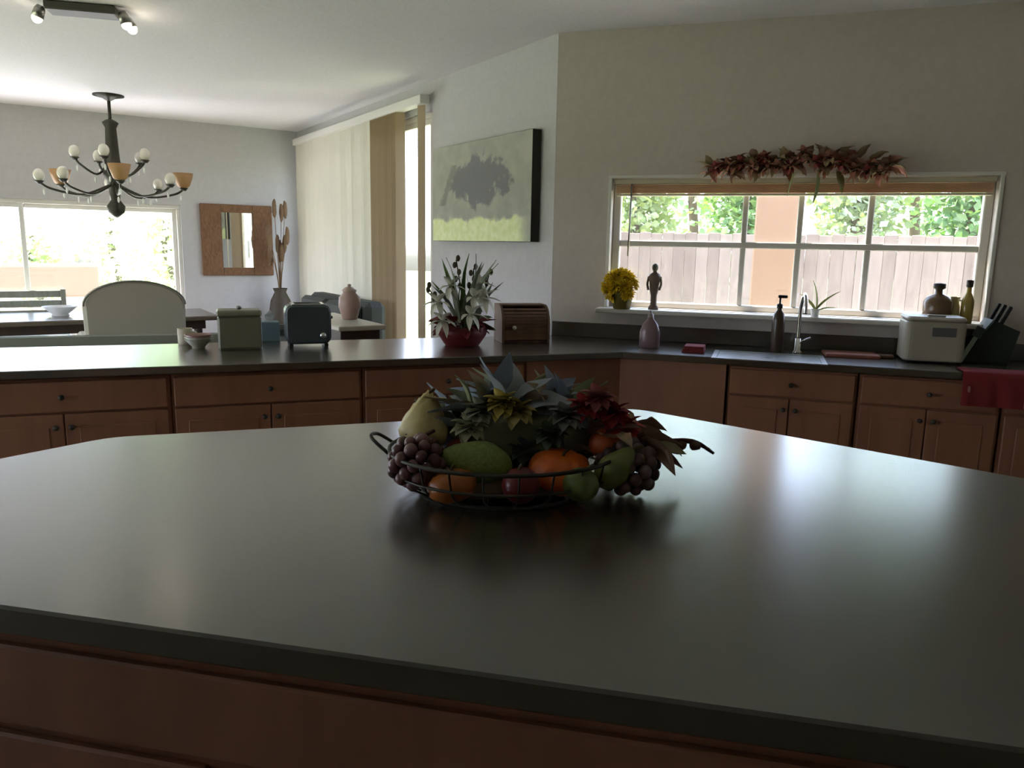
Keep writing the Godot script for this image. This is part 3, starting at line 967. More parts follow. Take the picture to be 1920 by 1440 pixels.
func armchair():
	var at := at_depth(247, 600, -6.75)
	var c := thing("upholstered_armchair", "large rounded taupe upholstered armchair turned to the dining table", "armchair", Vector3(at.x, 0, at.z), back_turn)
	# local: seat looks towards -z, the back is at +z
	var w := 0.40
	var prof := PackedVector2Array()
	for i in 21:
		var g := PI - PI * i / 20.0
		prof.append(Vector2(cos(g) * w * 0.98, 0.97 + sin(g) * 0.205))
	prof.append(Vector2(w * 0.95, 0.40))
	prof.append(Vector2(-w * 0.95, 0.40))
	# rounded back as an upright slab
	var slab := prism(prof, -0.07, 0.07, 0.025)
	obj("backrest", slab, M.upholstery, c, Vector3(0, 0.0, 0.30), Vector3(-PI / 2 - 0.0, 0, 0)).transform = Transform3D(Basis(Vector3.RIGHT, Vector3(0, 0, -1), Vector3(0, 1, 0)), Vector3(0, 0, 0.30))
	obj("seat", box(Vector3(0.72, 0.16, 0.6), 0.05), M.upholstery, c, Vector3(0, 0.42, -0.04))
	obj("seat_frame", box(Vector3(0.70, 0.12, 0.6), 0.01), M.dark_wood, c, Vector3(0, 0.29, -0.02))
	for s in [-1, 1]:
		obj("arm", box(Vector3(0.11, 0.30, 0.58), 0.045), M.upholstery, c, Vector3(s * 0.365, 0.55, -0.02))
		for z in [-0.26, 0.26]:
			obj("leg", lathe([Vector2(0.03, 0.24), Vector2(0.028, 0.15), Vector2(0.018, 0.0), Vector2(0, 0)], 10), M.dark_wood, c, Vector3(s * 0.3, 0, z))
	obj("piping", tube(range(21).map(func(i): return Vector3(cos(PI - PI * i / 20.0) * w * 0.97, 0.97 + sin(PI - PI * i / 20.0) * 0.2, 0.373)), [0.008], 6), mat(Color(0.40, 0.39, 0.34), 0.9), c)

func slat_bench(tc: Vector3):
	var at := tc + ALONG_DINING * 0.86 + ALONG_BACK * 0.75
	var b := thing("slat_back_bench", "grey bench with a horizontal slat back on the door side of the table", "bench", at, back_turn)
	var m := textured(Color(0.47, 0.48, 0.43), Color(0.55, 0.56, 0.51), 0.6, 2.0, 0.05, 61, Vector2(1.5, 0.3))
	obj("seat", box(Vector3(1.2, 0.045, 0.42), 0.01), m, b, Vector3(0, 0.46, 0))
	for s in [-1, 1]:
		obj("rear_post", box(Vector3(0.05, 0.97, 0.05), 0.006), m, b, Vector3(s * 0.56, 0.485, -0.2))
		obj("leg", box(Vector3(0.05, 0.435, 0.05), 0.006), m, b, Vector3(s * 0.56, 0.2175, 0.17))
	for i in 4:
		obj("slat", box(Vector3(1.07, 0.075, 0.02), 0.005), m, b, Vector3(0, 0.60 + i * 0.105, -0.2))

func sideboard():
	# white topped console behind the peninsula, in front of the blind
	var p := at_depth(655, 598, -5.9)
	var s := thing("console_table", "dark console table with a pale top in front of the blinds", "table", Vector3(p.x - 0.1, 0, p.z), dining_turn)
	var h := p.y
	obj("tabletop", box(Vector3(1.1, 0.035, 0.36), 0.006), mat(Color(0.70, 0.68, 0.62), 0.35), s, Vector3(0, h - 0.02, 0))
	obj("apron", box(Vector3(1.0, 0.14, 0.3), 0.004), M.dark_wood, s, Vector3(0, h - 0.11, 0))
	for x in [-0.47, 0.47]:
		for z in [-0.13, 0.13]:
			obj("leg", box(Vector3(0.05, h - 0.18, 0.05), 0.006), M.dark_wood, s, Vector3(x, (h - 0.18) / 2, z))
	obj("shelf", box(Vector3(0.98, 0.025, 0.3), 0.004), M.dark_wood, s, Vector3(0, 0.2, 0))
	var j := thing("ginger_jar", "pinkish beige lidded jar on the console table", "jar", Vector3(p.x, h - 0.002, p.z - 0.02))
	obj("body", lathe([Vector2(0, 0), Vector2(0.055, 0), Vector2(0.06, 0.01), Vector2(0.085, 0.1), Vector2(0.08, 0.17), Vector2(0.05, 0.2), Vector2(0.05, 0.215), Vector2(0, 0.215)], 22), mat(Color(0.66, 0.55, 0.50), 0.4), j)
	obj("lid", lathe([Vector2(0.056, 0.214), Vector2(0.056, 0.225), Vector2(0.03, 0.245), Vector2(0.012, 0.25), Vector2(0.016, 0.265), Vector2(0, 0.272)], 20), mat(Color(0.70, 0.60, 0.54), 0.4), j)

func sofa(called: String, label: String, at: Vector3, turn: float, w: float, back_h: float, m: Material):
	# looks towards +z, its back at -z
	var s := thing(called, label, "sofa", at, turn)
	obj("base", box(Vector3(w, 0.30, 0.85), 0.03), m, s, Vector3(0, 0.22, 0))
	obj("back", box(Vector3(w - 0.05, back_h - 0.35, 0.2), 0.07), m, s, Vector3(0, (back_h + 0.35) / 2, -0.34))
	for x in [-1, 1]:
		obj("arm", box(Vector3(0.2, 0.42, 0.88), 0.07), m, s, Vector3(x * (w / 2 - 0.015), 0.42, 0))
		obj("seat_cushion", box(Vector3(w / 2 - 0.135, 0.16, 0.62), 0.05), m, s, Vector3(x * (w / 4 - 0.055), 0.44, 0.1))
		obj("back_cushion", box(Vector3(w / 2 - 0.16, back_h - 0.45, 0.16), 0.06), m, s, Vector3(x * (w / 4 - 0.055), back_h / 2 + 0.2, -0.17), Vector3(-0.1, 0, 0))
		for z in [-0.36, 0.36]:
			obj("foot", box(Vector3(0.06, 0.07, 0.06), 0.005), M.dark_wood, s, Vector3(x * (w / 2 - 0.07), 0.035, z))

func loveseat():
	sofa("loveseat", "dark grey green loveseat below the vertical blinds", to_wall(FAR, dining_turn, Vector3(2.45, 0, 0.66)), dining_turn, 1.75, 0.98, textured(Color(0.20, 0.21, 0.185), Color(0.25, 0.26, 0.23), 0.8, 5.0, 0.2, 62))
	# a sofa between the peninsula and the dining table, its back to the kitchen
	var p := at_depth(175, 610, -5.3)
	sofa("long_sofa", "long grey green sofa standing behind the peninsula with its back to the kitchen", Vector3(p.x, 0, p.z), turn_of(-PEN_D), 2.3, 0.885, textured(Color(0.40, 0.41, 0.36), Color(0.46, 0.47, 0.42), 0.9, 5.0, 0.2, 63))

func dried_vase():
	var p := at_depth(526, 560, -9.6)
	var v := thing("floor_vase", "tall brown floor vase of dried stalks below the mirror", "vase", Vector3(p.x, 0, p.z))
	obj("vase", lathe([Vector2(0, 0), Vector2(0.12, 0), Vector2(0.16, 0.2), Vector2(0.17, 0.5), Vector2(0.12, 0.8), Vector2(0.07, 0.9), Vector2(0.09, 0.95), Vector2(0.08, 0.95), Vector2(0.06, 0.9), Vector2(0, 0.85)], 22), mat(Color(0.24, 0.20, 0.15), 0.6), v)
	var m := mat(Color(0.47, 0.37, 0.28), 0.9)
	var st := RandomNumberGenerator.new()
	st.seed = 9
	for i in 14:
		var g := st.randf() * TAU
		var r := st.randf_range(0.03, 0.22)
		var h := st.randf_range(1.35, 1.95)
		var path := smooth_path([Vector3(0, 0.8, 0), Vector3(cos(g) * r * 0.3, 1.15, sin(g) * r * 0.3), Vector3(cos(g) * r, h, sin(g) * r)], 4)
		var o := obj("stalk", tube(path, [0.006, 0.005, 0.005, 0.004], 5), m, v)
		obj("seed_head", ball(Vector3(0.028, 0.11, 0.028), 0.3, i, 8, 10), m, o, Vector3(cos(g) * r, h - 0.03, sin(g) * r))

# ------------------------------------------------------------------ things on walls
func picture_texture() -> ImageTexture:
	# misty watercolour: grey tree mass over a bright meadow
	var no := FastNoiseLite.new()
	no.seed = 77
	no.frequency = 0.02
	var w := 320
	var h := 180
	var im := Image.create(w, h, false, Image.FORMAT_RGB8)
	for y in h:
		for x in w:
			var u := float(x) / w
			var v := float(y) / h
			var n := no.get_noise_2d(x, y)
			var n2 := no.get_noise_2d(x * 3.0 + 90, y * 3.0)
			var c := Color(0.64, 0.645, 0.60).lerp(Color(0.71, 0.71, 0.66), clampf(0.5 + n, 0, 1))
			var d := pow((u - 0.50) / 0.30, 2) + pow((v - 0.40) / 0.24, 2) + n * 0.9 + n2 * 0.35
			c = c.lerp(Color(0.50, 0.50, 0.515), smoothstep(1.2, 0.7, d))
			var trunk := absf(u - 0.17 - (0.45 - v) * 0.35) + n2 * 0.02
			if v > 0.2 and v < 0.62:
				c = c.lerp(Color(0.50, 0.50, 0.46), smoothstep(0.05, 0.01, trunk) * 0.7)
			var meadow := smoothstep(0.74, 0.79, v + n * 0.06) * smoothstep(1.0, 0.86, u + n * 0.05)
			c = c.lerp(Color(0.88, 0.92, 0.66).lerp(Color(0.95, 0.97, 0.80), clampf(0.5 + n2, 0, 1)), meadow)
			im.set_pixel(x, y, c)
	return ImageTexture.create_from_image(im)

func wall_things():
	# painting on the dining wall
	var a := on_plane(827, 456, CORNER, ALONG_DINING)
	var b := on_plane(1012, 449, CORNER, ALONG_DINING)
	var tl := on_plane(827, 282, CORNER, ALONG_DINING)
	var w := Vector2(a.x - b.x, a.z - b.z).length()
	var y0 := (a.y + b.y) / 2
	var h := tl.y - y0
	var mid := (a + b) / 2
	var at := Vector3(mid.x, y0 + h / 2, mid.z)
	var p := thing("landscape_painting", "misty landscape painting with a bright meadow on a thick dark edged canvas", "painting", at, dining_turn)
	# a gallery canvas stretched over a deep bar; its wrapped edges are painted dark all round
	obj("canvas_edge", box(Vector3(w, h, 0.07), 0.002), mat(Color(0.16, 0.15, 0.12), 0.6), p, Vector3(0, 0, 0.043))
	var pm := mat(Color.WHITE, 0.75)
	pm.albedo_texture = picture_texture()
	var q := QuadMesh.new()
	q.size = Vector2(w - 0.004, h - 0.004)
	obj("painted_face", q, pm, p, Vector3(0, 0, 0.0788))
	# mirror with a wide rustic frame on the back wall
	var ma := on_plane(373, 381, FAR, ALONG_BACK)
	var mb := on_plane(512, 516, FAR, ALONG_BACK)
	var mc := (ma + mb) / 2
	var mw := Vector2(ma.x - mb.x, ma.z - mb.z).length()
	var mh := ma.y - mb.y
	var m := thing("wall_mirror", "small mirror in a wide rustic brown wood frame beside the patio door", "mirror", mc, back_turn)
	var iw := 0.37
	var ih := 0.67
	obj("glass", box(Vector3(iw + 0.02, ih + 0.02, 0.006), 0.0), M.mirror, m, Vector3(0.0, 0, 0.02))
	var sw := (mw - iw) / 2
	for s in [-1, 1]:
		obj("frame_board", box(Vector3(sw, mh, 0.045), 0.008), M.rustic, m, Vector3(s * (iw + sw) / 2, 0, 0.024))
		obj("frame_board", box(Vector3(iw, (mh - ih) / 2, 0.04), 0.006), M.rustic, m, Vector3(0, s * (ih + mh) / 4, 0.022))
	floral_swag()

func floral_swag():
	var c := to_wall(CORNER, kitchen_turn, Vector3(1.53, 2.02, 0.05))
	var s := thing("floral_swag", "reddish brown dried flower swag over the head of the kitchen window", "garland", c, kitchen_turn)
	var twig := mat(Color(0.30, 0.22, 0.17), 0.9)
	var r := RandomNumberGenerator.new()
	r.seed = 21
	var spine := func(u: float) -> Vector3:
		return Vector3(u * 0.52, 0.045 * cos(u * PI * 0.5) - 0.01, 0.02)
	var pts := []
	for i in 15:
		pts.append(spine.call(-1.0 + i / 7.0))
	obj("twig_spine", tube(pts, [0.012], 6), twig, s)
	var leafm := [thin(Color(0.66, 0.53, 0.45), Color(0.35, 0.24, 0.18)), thin(Color(0.62, 0.55, 0.42), Color(0.3, 0.26, 0.16)), thin(Color(0.68, 0.47, 0.40), Color(0.4, 0.22, 0.16))]
	var lm := leaf_mesh(0.11, 0.055, 0.35, 0.03, 1)
	for i in 200:
		var u := r.randf_range(-1, 1)
		var o := obj("leaf", lm, leafm[r.randi() % 3], s, spine.call(u) + Vector3(0, r.randf_range(-0.03, 0.03), 0.01))
		o.basis = aim(Vector3(r.randfn() * 0.8 + u * 0.4, r.randfn() * 0.5 + 0.15, absf(r.randfn()) * 0.45 + 0.1), r.randf_range(-0.6, 0.6))
	var petal := leaf_mesh(0.05, 0.035, 0.2, 0.0, 2)
	var fl := [thin(Color(0.58, 0.27, 0.26), Color(0.3, 0.1, 0.1)), thin(Color(0.66, 0.44, 0.37), Color(0.3, 0.15, 0.1))]
	for i in 14:
		var u := -0.9 + i * 0.138
		var f := obj("flower", ball(Vector3(0.018, 0.018, 0.014), 0.1, i, 6, 8), twig, s, spine.call(u) + Vector3(0, r.randf_range(-0.04, 0.05), 0.06))
		for k in 7:
			var g := TAU * k / 7.0
			var o := obj("petal", petal, fl[i % 2], f)
			o.basis = aim(Vector3(cos(g), sin(g), 0.45))
	# two pale green leaves hanging in front of the glass
	for a in [[0.02, -0.75, 0.2], [-0.18, -0.5, 0.16], [0.2, -0.55, 0.14]]:
		var o := obj("leaf", leaf_mesh(a[2], 0.06, 0.1, 0.0, 3), thin(Color(0.45, 0.46, 0.30), Color(0.3, 0.32, 0.12)), s, Vector3(0.11 + a[0] * 0.6, -0.02, 0.04))
		o.basis = aim(Vector3(a[0], a[1], 0.08), 0.4)

# ------------------------------------------------------------------ things on the peninsula
func peninsula_things():
	var face := turn_of(PEN_D)
	# tin canister box
	var bp := (on_level(410, 655, TOP) + on_level(492, 655, TOP)) / 2
	var c := thing("bread_tin", "beige green metal bread tin standing on the peninsula", "tin", Vector3(bp.x, TOP, bp.z) + PEN_N * 0.07, face)
	obj("body", box(Vector3(0.235, 0.19, 0.17), 0.012), mat(Color(0.47, 0.46, 0.37), 0.45), c, Vector3(0, 0.095, 0))
	var lid := obj("lid", box(Vector3(0.243, 0.035, 0.178), 0.012), mat(Color(0.52, 0.51, 0.42), 0.4), c, Vector3(0, 0.205, 0))
	obj("knob", ball(Vector3(0.016, 0.012, 0.016), 0, 1, 6, 10), M.steel, lid, Vector3(0, 0.027, 0))
	# toaster
	var tp := (on_level(537, 652, TOP) + on_level(623, 652, TOP)) / 2
	var t := thing("toaster", "blue grey toaster with a bright rounded top on the peninsula", "toaster", Vector3(tp.x, TOP, tp.z) + PEN_N * 0.09, face)
	var prof := rounded(PackedVector2Array([Vector2(-0.13, 0.02), Vector2(0.13, 0.02), Vector2(0.13, 0.25), Vector2(-0.13, 0.25)]), 0.05, 6)
	var o := obj("body", prism(prof, -0.085, 0.085, 0.012), mat(Color(0.30, 0.335, 0.345), 0.3, 0.2), t)
	o.basis = Basis(Vector3.RIGHT, Vector3(0, 0, -1), Vector3(0, 1, 0))
	obj("top_panel", box(Vector3(0.19, 0.012, 0.15), 0.005), M.chrome, t, Vector3(0, 0.249, 0))
	for z in [-0.035, 0.035]:
		obj("slot", box(Vector3(0.15, 0.004, 0.028), 0.001), M.black, t, Vector3(0, 0.2555, z))
	obj("lever", box(Vector3(0.02, 0.018, 0.04), 0.005), M.black, t, Vector3(0.137, 0.17, 0))
	obj("dial", lathe([Vector2(0, 0), Vector2(0.02, 0), Vector2(0.018, 0.012), Vector2(0, 0.014)], 14), M.chrome, t, Vector3(0.08, 0.07, 0.086), Vector3(PI / 2, 0, 0))
	for x in [-0.1, 0.1]:
		obj("foot", box(Vector3(0.025, 0.022, 0.14), 0.004), M.black, t, Vector3(x, 0.011, 0))
	# blue tissue box behind, bowls in front
	var xp := on_level(508, 640, TOP)
	var x := thing("tissue_box", "pale blue tissue box between the bread tin and the toaster", "box", Vector3(xp.x, TOP, xp.z) + PEN_N * 0.05, face)
	obj("carton", box(Vector3(0.11, 0.12, 0.11), 0.004), mat(Color(0.44, 0.52, 0.56), 0.6), x, Vector3(0, 0.06, 0))
	obj("tissue", leaf_mesh(0.07, 0.06, -0.2, 0.06, 4), thin(Color(0.78, 0.79, 0.78), Color(0.2, 0.2, 0.2)), x, Vector3(0, 0.118, 0), Vector3(-1.3, 0.3, 0))
	var bo := lathe([Vector2(0, 0), Vector2(0.035, 0), Vector2(0.035, 0.008), Vector2(0.075, 0.05), Vector2(0.072, 0.052), Vector2(0.032, 0.014), Vector2(0, 0.012)], 22)
	var wp := on_level(372, 655, TOP)
	var names := ["lowest of three stacked bowls beside the bread tin", "middle one of three stacked bowls beside the bread tin", "pinkish uppermost bowl of the stack beside the bread tin"]
	for i in 3:
		var bw := obj("cereal_bowl", bo, mat([Color(0.62, 0.60, 0.52), Color(0.70, 0.68, 0.62), Color(0.62, 0.47, 0.44)][i], 0.35), null, Vector3(wp.x, TOP + 0.0005 + i * 0.0135, wp.z) + PEN_N * 0.06)
		tag(bw, names[i], "bowl", "bowls stacked beside the bread tin")
	var gp := on_level(345, 652, TOP)
	var mg := thing("mug", "cream coffee mug next to the stacked bowls", "mug", Vector3(gp.x, TOP, gp.z) + PEN_N * 0.16)
	obj("body", lathe([Vector2(0, 0), Vector2(0.038, 0), Vector2(0.041, 0.01), Vector2(0.042, 0.095), Vector2(0.038, 0.095), Vector2(0.036, 0.012), Vector2(0, 0.01)], 20), M.cream, mg)
	obj("handle", tube(smooth_path([Vector3(0.04, 0.075, 0), Vector3(0.065, 0.07, 0), Vector3(0.068, 0.04, 0), Vector3(0.04, 0.022, 0)], 5), [0.006], 7), M.cream, mg)
	flower_arrangement()
	bread_box()

func flower_arrangement():
	var p := on_level(868, 648, TOP)
	var at := Vector3(p.x, TOP, p.z) + PEN_N * 0.02
	var f := thing("flower_arrangement", "tall arrangement of white lilies and blade leaves in a red bowl", "flowers", at, turn_of(PEN_D))
	obj("bowl", lathe([Vector2(0, 0), Vector2(0.10, 0), Vector2(0.11, 0.01), Vector2(0.15, 0.07), Vector2(0.16, 0.12), Vector2(0.15, 0.12), Vector2(0.13, 0.1), Vector2(0, 0.09)], 26), mat(Color(0.40, 0.10, 0.10), 0.5), f)
	var r := RandomNumberGenerator.new()
	r.seed = 33
	var rl := leaf_mesh(0.12, 0.07, 0.3, 0.02, 5)
	var redm := thin(Color(0.44, 0.14, 0.14), Color(0.1, 0.02, 0.02))
	for i in 30:
		var g := TAU * i / 30.0 * 3.1
		var o := obj("bract", rl if i % 3 else leaf_mesh(0.11, 0.06, 0.2, 0.02, 6), redm if i % 4 else M.green_leaf, f, Vector3(cos(g) * 0.09, 0.11 + r.randf() * 0.05, sin(g) * 0.09))
		o.basis = aim(Vector3(cos(g), r.randf_range(-0.4, 0.7), sin(g)), r.randfn() * 0.3)
	var blade := leaf_mesh(0.46, 0.035, 0.18, 0.01, 7)
	var blade2 := leaf_mesh(0.34, 0.03, 0.35, 0.01, 8)
	for i in 16:
		var g := r.randf() * TAU
		var o := obj("blade_leaf", blade if i % 2 else blade2, M.dull_leaf if i % 3 else M.green_leaf, f, Vector3(r.randf_range(-0.06, 0.06), 0.1, r.randf_range(-0.05, 0.05)))
		o.basis = aim(Vector3(cos(g) * 0.42, 1.0, sin(g) * 0.3), r.randf() * TAU)
	var petal := leaf_mesh(0.115, 0.04, 0.35, 0.0, 9)
	for a in [[-0.17, 0.27, 0.06], [-0.15, 0.16, 0.1], [0.05, 0.30, 0.08], [0.10, 0.38, 0.0], [0.015, 0.2, 0.12], [0.13, 0.29, 0.03], [-0.06, 0.36, -0.05]]:
		var c := Vector3(a[0], a[1], a[2])
		var st := obj("stem", tube(smooth_path([Vector3(a[0] * 0.2, 0.09, a[2] * 0.2), c * Vector3(0.6, 0.7, 0.6), c], 5), [0.004], 6), M.green_leaf, f)
		var d := Vector3(a[0] * 2.0, 0.2, 0.9).normalized()
		for k in 6:
			var g := TAU * k / 6.0
			var b := aim(d)
			var o := obj("petal", petal, M.white_petal, st, c)
			o.basis = b * aim(Vector3(cos(g) * 0.75, sin(g) * 0.75, 0.7))
	for a in [[-0.03, 0.52, -0.04], [0.17, 0.44, 0.0], [0.08, 0.47, -0.03], [-0.22, 0.36, 0.0]]:
		var e := Vector3(a[0], a[1], a[2])
		var o := obj("twig", tube(smooth_path([Vector3(0, 0.1, 0), e * 0.55 + Vector3(0.02, 0, 0), e], 5), [0.006, 0.005, 0.004], 6), M.dark_wood, f)
		for k in 5:
			obj("bud", ball(Vector3(0.014, 0.02, 0.014), 0.1, k, 6, 8), mat(Color(0.30, 0.26, 0.18), 0.8), o, e.lerp(e * 0.6, k / 5.0) + Vector3(0.012 * (1 - 2 * (k % 2)), 0.01, 0))

func bread_box():
	var a := on_level(942, 642, TOP)
	var b := on_level(1022, 640, TOP)
	var m := (a + b) / 2
	var w := 0.30
	var t := thing("bread_box", "brown wooden roll top bread box by the wall corner", "bread box", Vector3(m.x, TOP, m.z) + PEN_N * 0.06, turn_of(PEN_D) - 0.1)
	var prof := PackedVector2Array([Vector2(-0.10, 0.0), Vector2(0.13, 0.0)])
	for i in 9:
		var g := i / 8.0 * PI / 2
		prof.append(Vector2(0.02 + cos(g) * 0.11, 0.12 + sin(g) * 0.12))
	prof.append(Vector2(-0.10, 0.24))
	for s in [-1, 1]:
		var o := obj("side_panel", prism(prof, -0.008, 0.008, 0.002), M.brown_wood, t, Vector3(s * w / 2, 0, 0))
		o.basis = Basis(Vector3(0, 0, 1), Vector3(1, 0, 0), Vector3(0, 1, 0))
	obj("back_panel", box(Vector3(w - 0.016, 0.232, 0.012), 0.002), M.brown_wood, t, Vector3(0, 0.12, -0.094))
	obj("bottom_board", box(Vector3(w - 0.016, 0.014, 0.2), 0.002), M.brown_wood, t, Vector3(0, 0.007, 0.01))
	obj("top_board", box(Vector3(w - 0.016, 0.012, 0.12), 0.002), M.brown_wood, t, Vector3(0, 0.234, -0.03))
	for i in 10:
		var y := 0.03 + i * 0.02
		var z := 0.122
		var rx := 0.0
		if y > 0.12:
			var g := asin(minf(1.0, (y - 0.12) / 0.12))
			z = 0.02 + cos(g) * 0.103
			rx = -g
		obj("slat", box(Vector3(w - 0.018, 0.0205, 0.009), 0.003), M.brown_wood, t, Vector3(0, y, z), Vector3(rx, 0, 0))
	obj("knob", ball(Vector3(0.014, 0.014, 0.014), 0, 1, 8, 10), M.cream, t, Vector3(-0.08, 0.1, 0.138))

# ------------------------------------------------------------------ things by the sink and on the sill
func sill_spot(px: float, off := 0.05) -> Vector3:
	var p := on_plane(px, 588, to_wall(CORNER, kitchen_turn, Vector3(0, 0, off)), ALONG_KITCHEN)
	return Vector3(p.x, WIN_Y0 - 0.002, p.z)

func kitchen_things():
	# yellow flowers in a small pot
	var p := sill_spot(1165, 0.085)
	var f := thing("yellow_flowers", "bunch of bright yellow flowers in a small pot on the window sill", "flowers", p, kitchen_turn)
	f.scale = Vector3.ONE * 1.25
	obj("pot", lathe([Vector2(0, 0), Vector2(0.045, 0), Vector2(0.06, 0.075), Vector2(0.065, 0.078), Vector2(0.065, 0.09), Vector2(0.055, 0.09), Vector2(0.05, 0.075), Vector2(0, 0.07)], 20), mat(Color(0.45, 0.40, 0.16), 0.6), f)
	var r := RandomNumberGenerator.new()
	r.seed = 5
	var ym := thin(Color(0.92, 0.82, 0.18), Color(0.7, 0.6, 0.08), 0.6)
	var ym2 := thin(Color(0.80, 0.68, 0.14), Color(0.5, 0.4, 0.05), 0.6)
	var pet := leaf_mesh(0.036, 0.018, 0.25, 0.0, 1)
	obj("flower_core", ball(Vector3(0.065, 0.06, 0.036), 0.3, 7, 10, 16), ym2, f, Vector3(-0.012, 0.125, 0.018))
	for i in 40:
		var d := Vector3(r.randf_range(-1, 1), r.randf_range(-0.7, 1.0), r.randf_range(0.0, 1)).normalized()
		var c := Vector3(-0.012, 0.115, 0.015) + d * Vector3(0.078, 0.075, 0.045)
		var st := obj("stem", tube([Vector3(0, 0.075, 0), Vector3(0, 0.1, 0).lerp(c, 0.4), c], [0.003], 5), M.green_leaf, f)
		var h := obj("flower_head", ball(Vector3(0.011, 0.011, 0.011), 0.1, i, 6, 8), mat(Color(0.55, 0.42, 0.08), 0.8), st, c)
		for k in 12:
			var g := TAU * k / 12.0
			var o := obj("petal", pet, ym if i % 3 else ym2, h)
			o.basis = aim(d) * aim(Vector3(cos(g), sin(g), 0.5 + 0.3 * (k % 2)))
	for i in 6:
		var g := PI + PI * i / 5.0
		var o := obj("leaf", leaf_mesh(0.075, 0.03, 0.4, 0.0, 2), M.green_leaf, f, Vector3(0, 0.08, 0))
		o.basis = aim(Vector3(cos(g) * 0.8, 0.4, 0.9))
	# carved figurine
	p = sill_spot(1224)
	var fg := thing("wooden_figurine", "slim brown carved figurine standing on the sill beside the yellow flowers", "figurine", p, kitchen_turn)
	var wd := mat(Color(0.40, 0.33, 0.28), 0.55)
	obj("body", lathe([Vector2(0, 0), Vector2(0.034, 0), Vector2(0.034, 0.015), Vector2(0.022, 0.03), Vector2(0.02, 0.09), Vector2(0.03, 0.13), Vector2(0.034, 0.18), Vector2(0.042, 0.215), Vector2(0.03, 0.235), Vector2(0.013, 0.245), Vector2(0.012, 0.255), Vector2(0, 0.257)], 20, 1.0, 0.7), wd, fg)
	obj("head", ball(Vector3(0.021, 0.027, 0.022), 0.05, 3), mat(Color(0.30, 0.28, 0.22), 0.6), fg, Vector3(0, 0.275, 0))
	for s in [-1, 1]:
		obj("arm", tube(smooth_path([Vector3(s * 0.036, 0.215, 0), Vector3(s * 0.045, 0.17, 0.005), Vector3(s * 0.036, 0.13, 0.018)], 5), [0.011, 0.010, 0.009, 0.008], 8), wd, fg)
	# dish soap bottle on the counter
	p = on_level(1217, 652, TOP)
	var ds := thing("dish_soap_bottle", "mauve dish soap bottle standing on the worktop below the figurine", "bottle", Vector3(p.x, TOP, p.z), kitchen_turn)
	obj("bottle", lathe([Vector2(0, 0), Vector2(0.05, 0), Vector2(0.055, 0.01), Vector2(0.055, 0.1), Vector2(0.04, 0.15), Vector2(0.018, 0.18), Vector2(0.018, 0.19), Vector2(0, 0.19)], 22, 1.15, 0.7), mat(Color(0.47, 0.38, 0.39), 0.3), ds)
	obj("cap", lathe([Vector2(0.019, 0.19), Vector2(0.019, 0.21), Vector2(0.008, 0.214), Vector2(0.006, 0.232), Vector2(0, 0.233)], 14), mat(Color(0.55, 0.5, 0.48), 0.4), ds)
	sink_and_tap()
	# folded red cloth and cutting board
	p = on_level(1300, 660, TOP)
	var rc := thing("dish_cloth", "folded dark red dish cloth on the worktop by the sink", "cloth", Vector3(p.x, TOP, p.z) - Vector3(ALONG_KITCHEN.z, 0, -ALONG_KITCHEN.x) * -0.03, kitchen_turn)
	for i in 3:
		obj("fold", box(Vector3(0.13 - i * 0.006, 0.013, 0.16 - i * 0.008), 0.005), mat(Color(0.42, 0.13, 0.13), 0.95), rc, Vector3(0.002 * i, 0.0065 + i * 0.0128, 0.0))
	p = on_level(1594, 668, TOP)
	var cb := thing("cutting_board", "reddish wooden cutting board lying on the worktop under the window", "cutting board", Vector3(p.x, TOP, p.z), kitchen_turn + 0.05)
	obj("board", box(Vector3(0.30, 0.022, 0.2), 0.006), textured(Color(0.45, 0.25, 0.19), Color(0.53, 0.31, 0.23), 0.5, 2.0, 0.03, 71, Vector2(1.5, 0.3)), cb, Vector3(0, 0.011, 0))
	obj("handle", box(Vector3(0.09, 0.022, 0.06), 0.006), M.brown_wood, cb, Vector3(0.19, 0.011, 0))
	sill_bottles()
	# large pale canister
	p = (on_level(1697, 679, TOP) + on_level(1795, 682, TOP)) / 2
	var ca := thing("bread_maker", "boxy pale bread maker standing at the end of the worktop", "bread maker", Vector3(p.x, TOP, p.z) + Vector3(ALONG_KITCHEN.z, 0, -ALONG_KITCHEN.x) * 0.09, kitchen_turn)
	var cream := mat(Color(0.60, 0.57, 0.51), 0.4)
	var pr := rounded(PackedVector2Array([Vector2(-0.155, -0.13), Vector2(0.155, -0.13), Vector2(0.155, 0.13), Vector2(-0.155, 0.13)]), 0.04, 5)
	obj("housing", prism(pr, 0.012, 0.235, 0.008), cream, ca)
	var li := obj("lid", prism(pr, 0.238, 0.262, 0.010), mat(Color(0.66, 0.63, 0.57), 0.4), ca)
	obj("handle", box(Vector3(0.09, 0.012, 0.03), 0.004), cream, li, Vector3(0, 0.268, 0.09))
	obj("control_panel", box(Vector3(0.12, 0.05, 0.004), 0.001), mat(Color(0.33, 0.34, 0.33), 0.4), ca, Vector3(0.04, 0.18, 0.132))
	for x in [-0.11, 0.11]:
		obj("foot", box(Vector3(0.03, 0.013, 0.2), 0.003), M.black, ca, Vector3(x, 0.0065, 0))
	knife_block()
	red_towel()

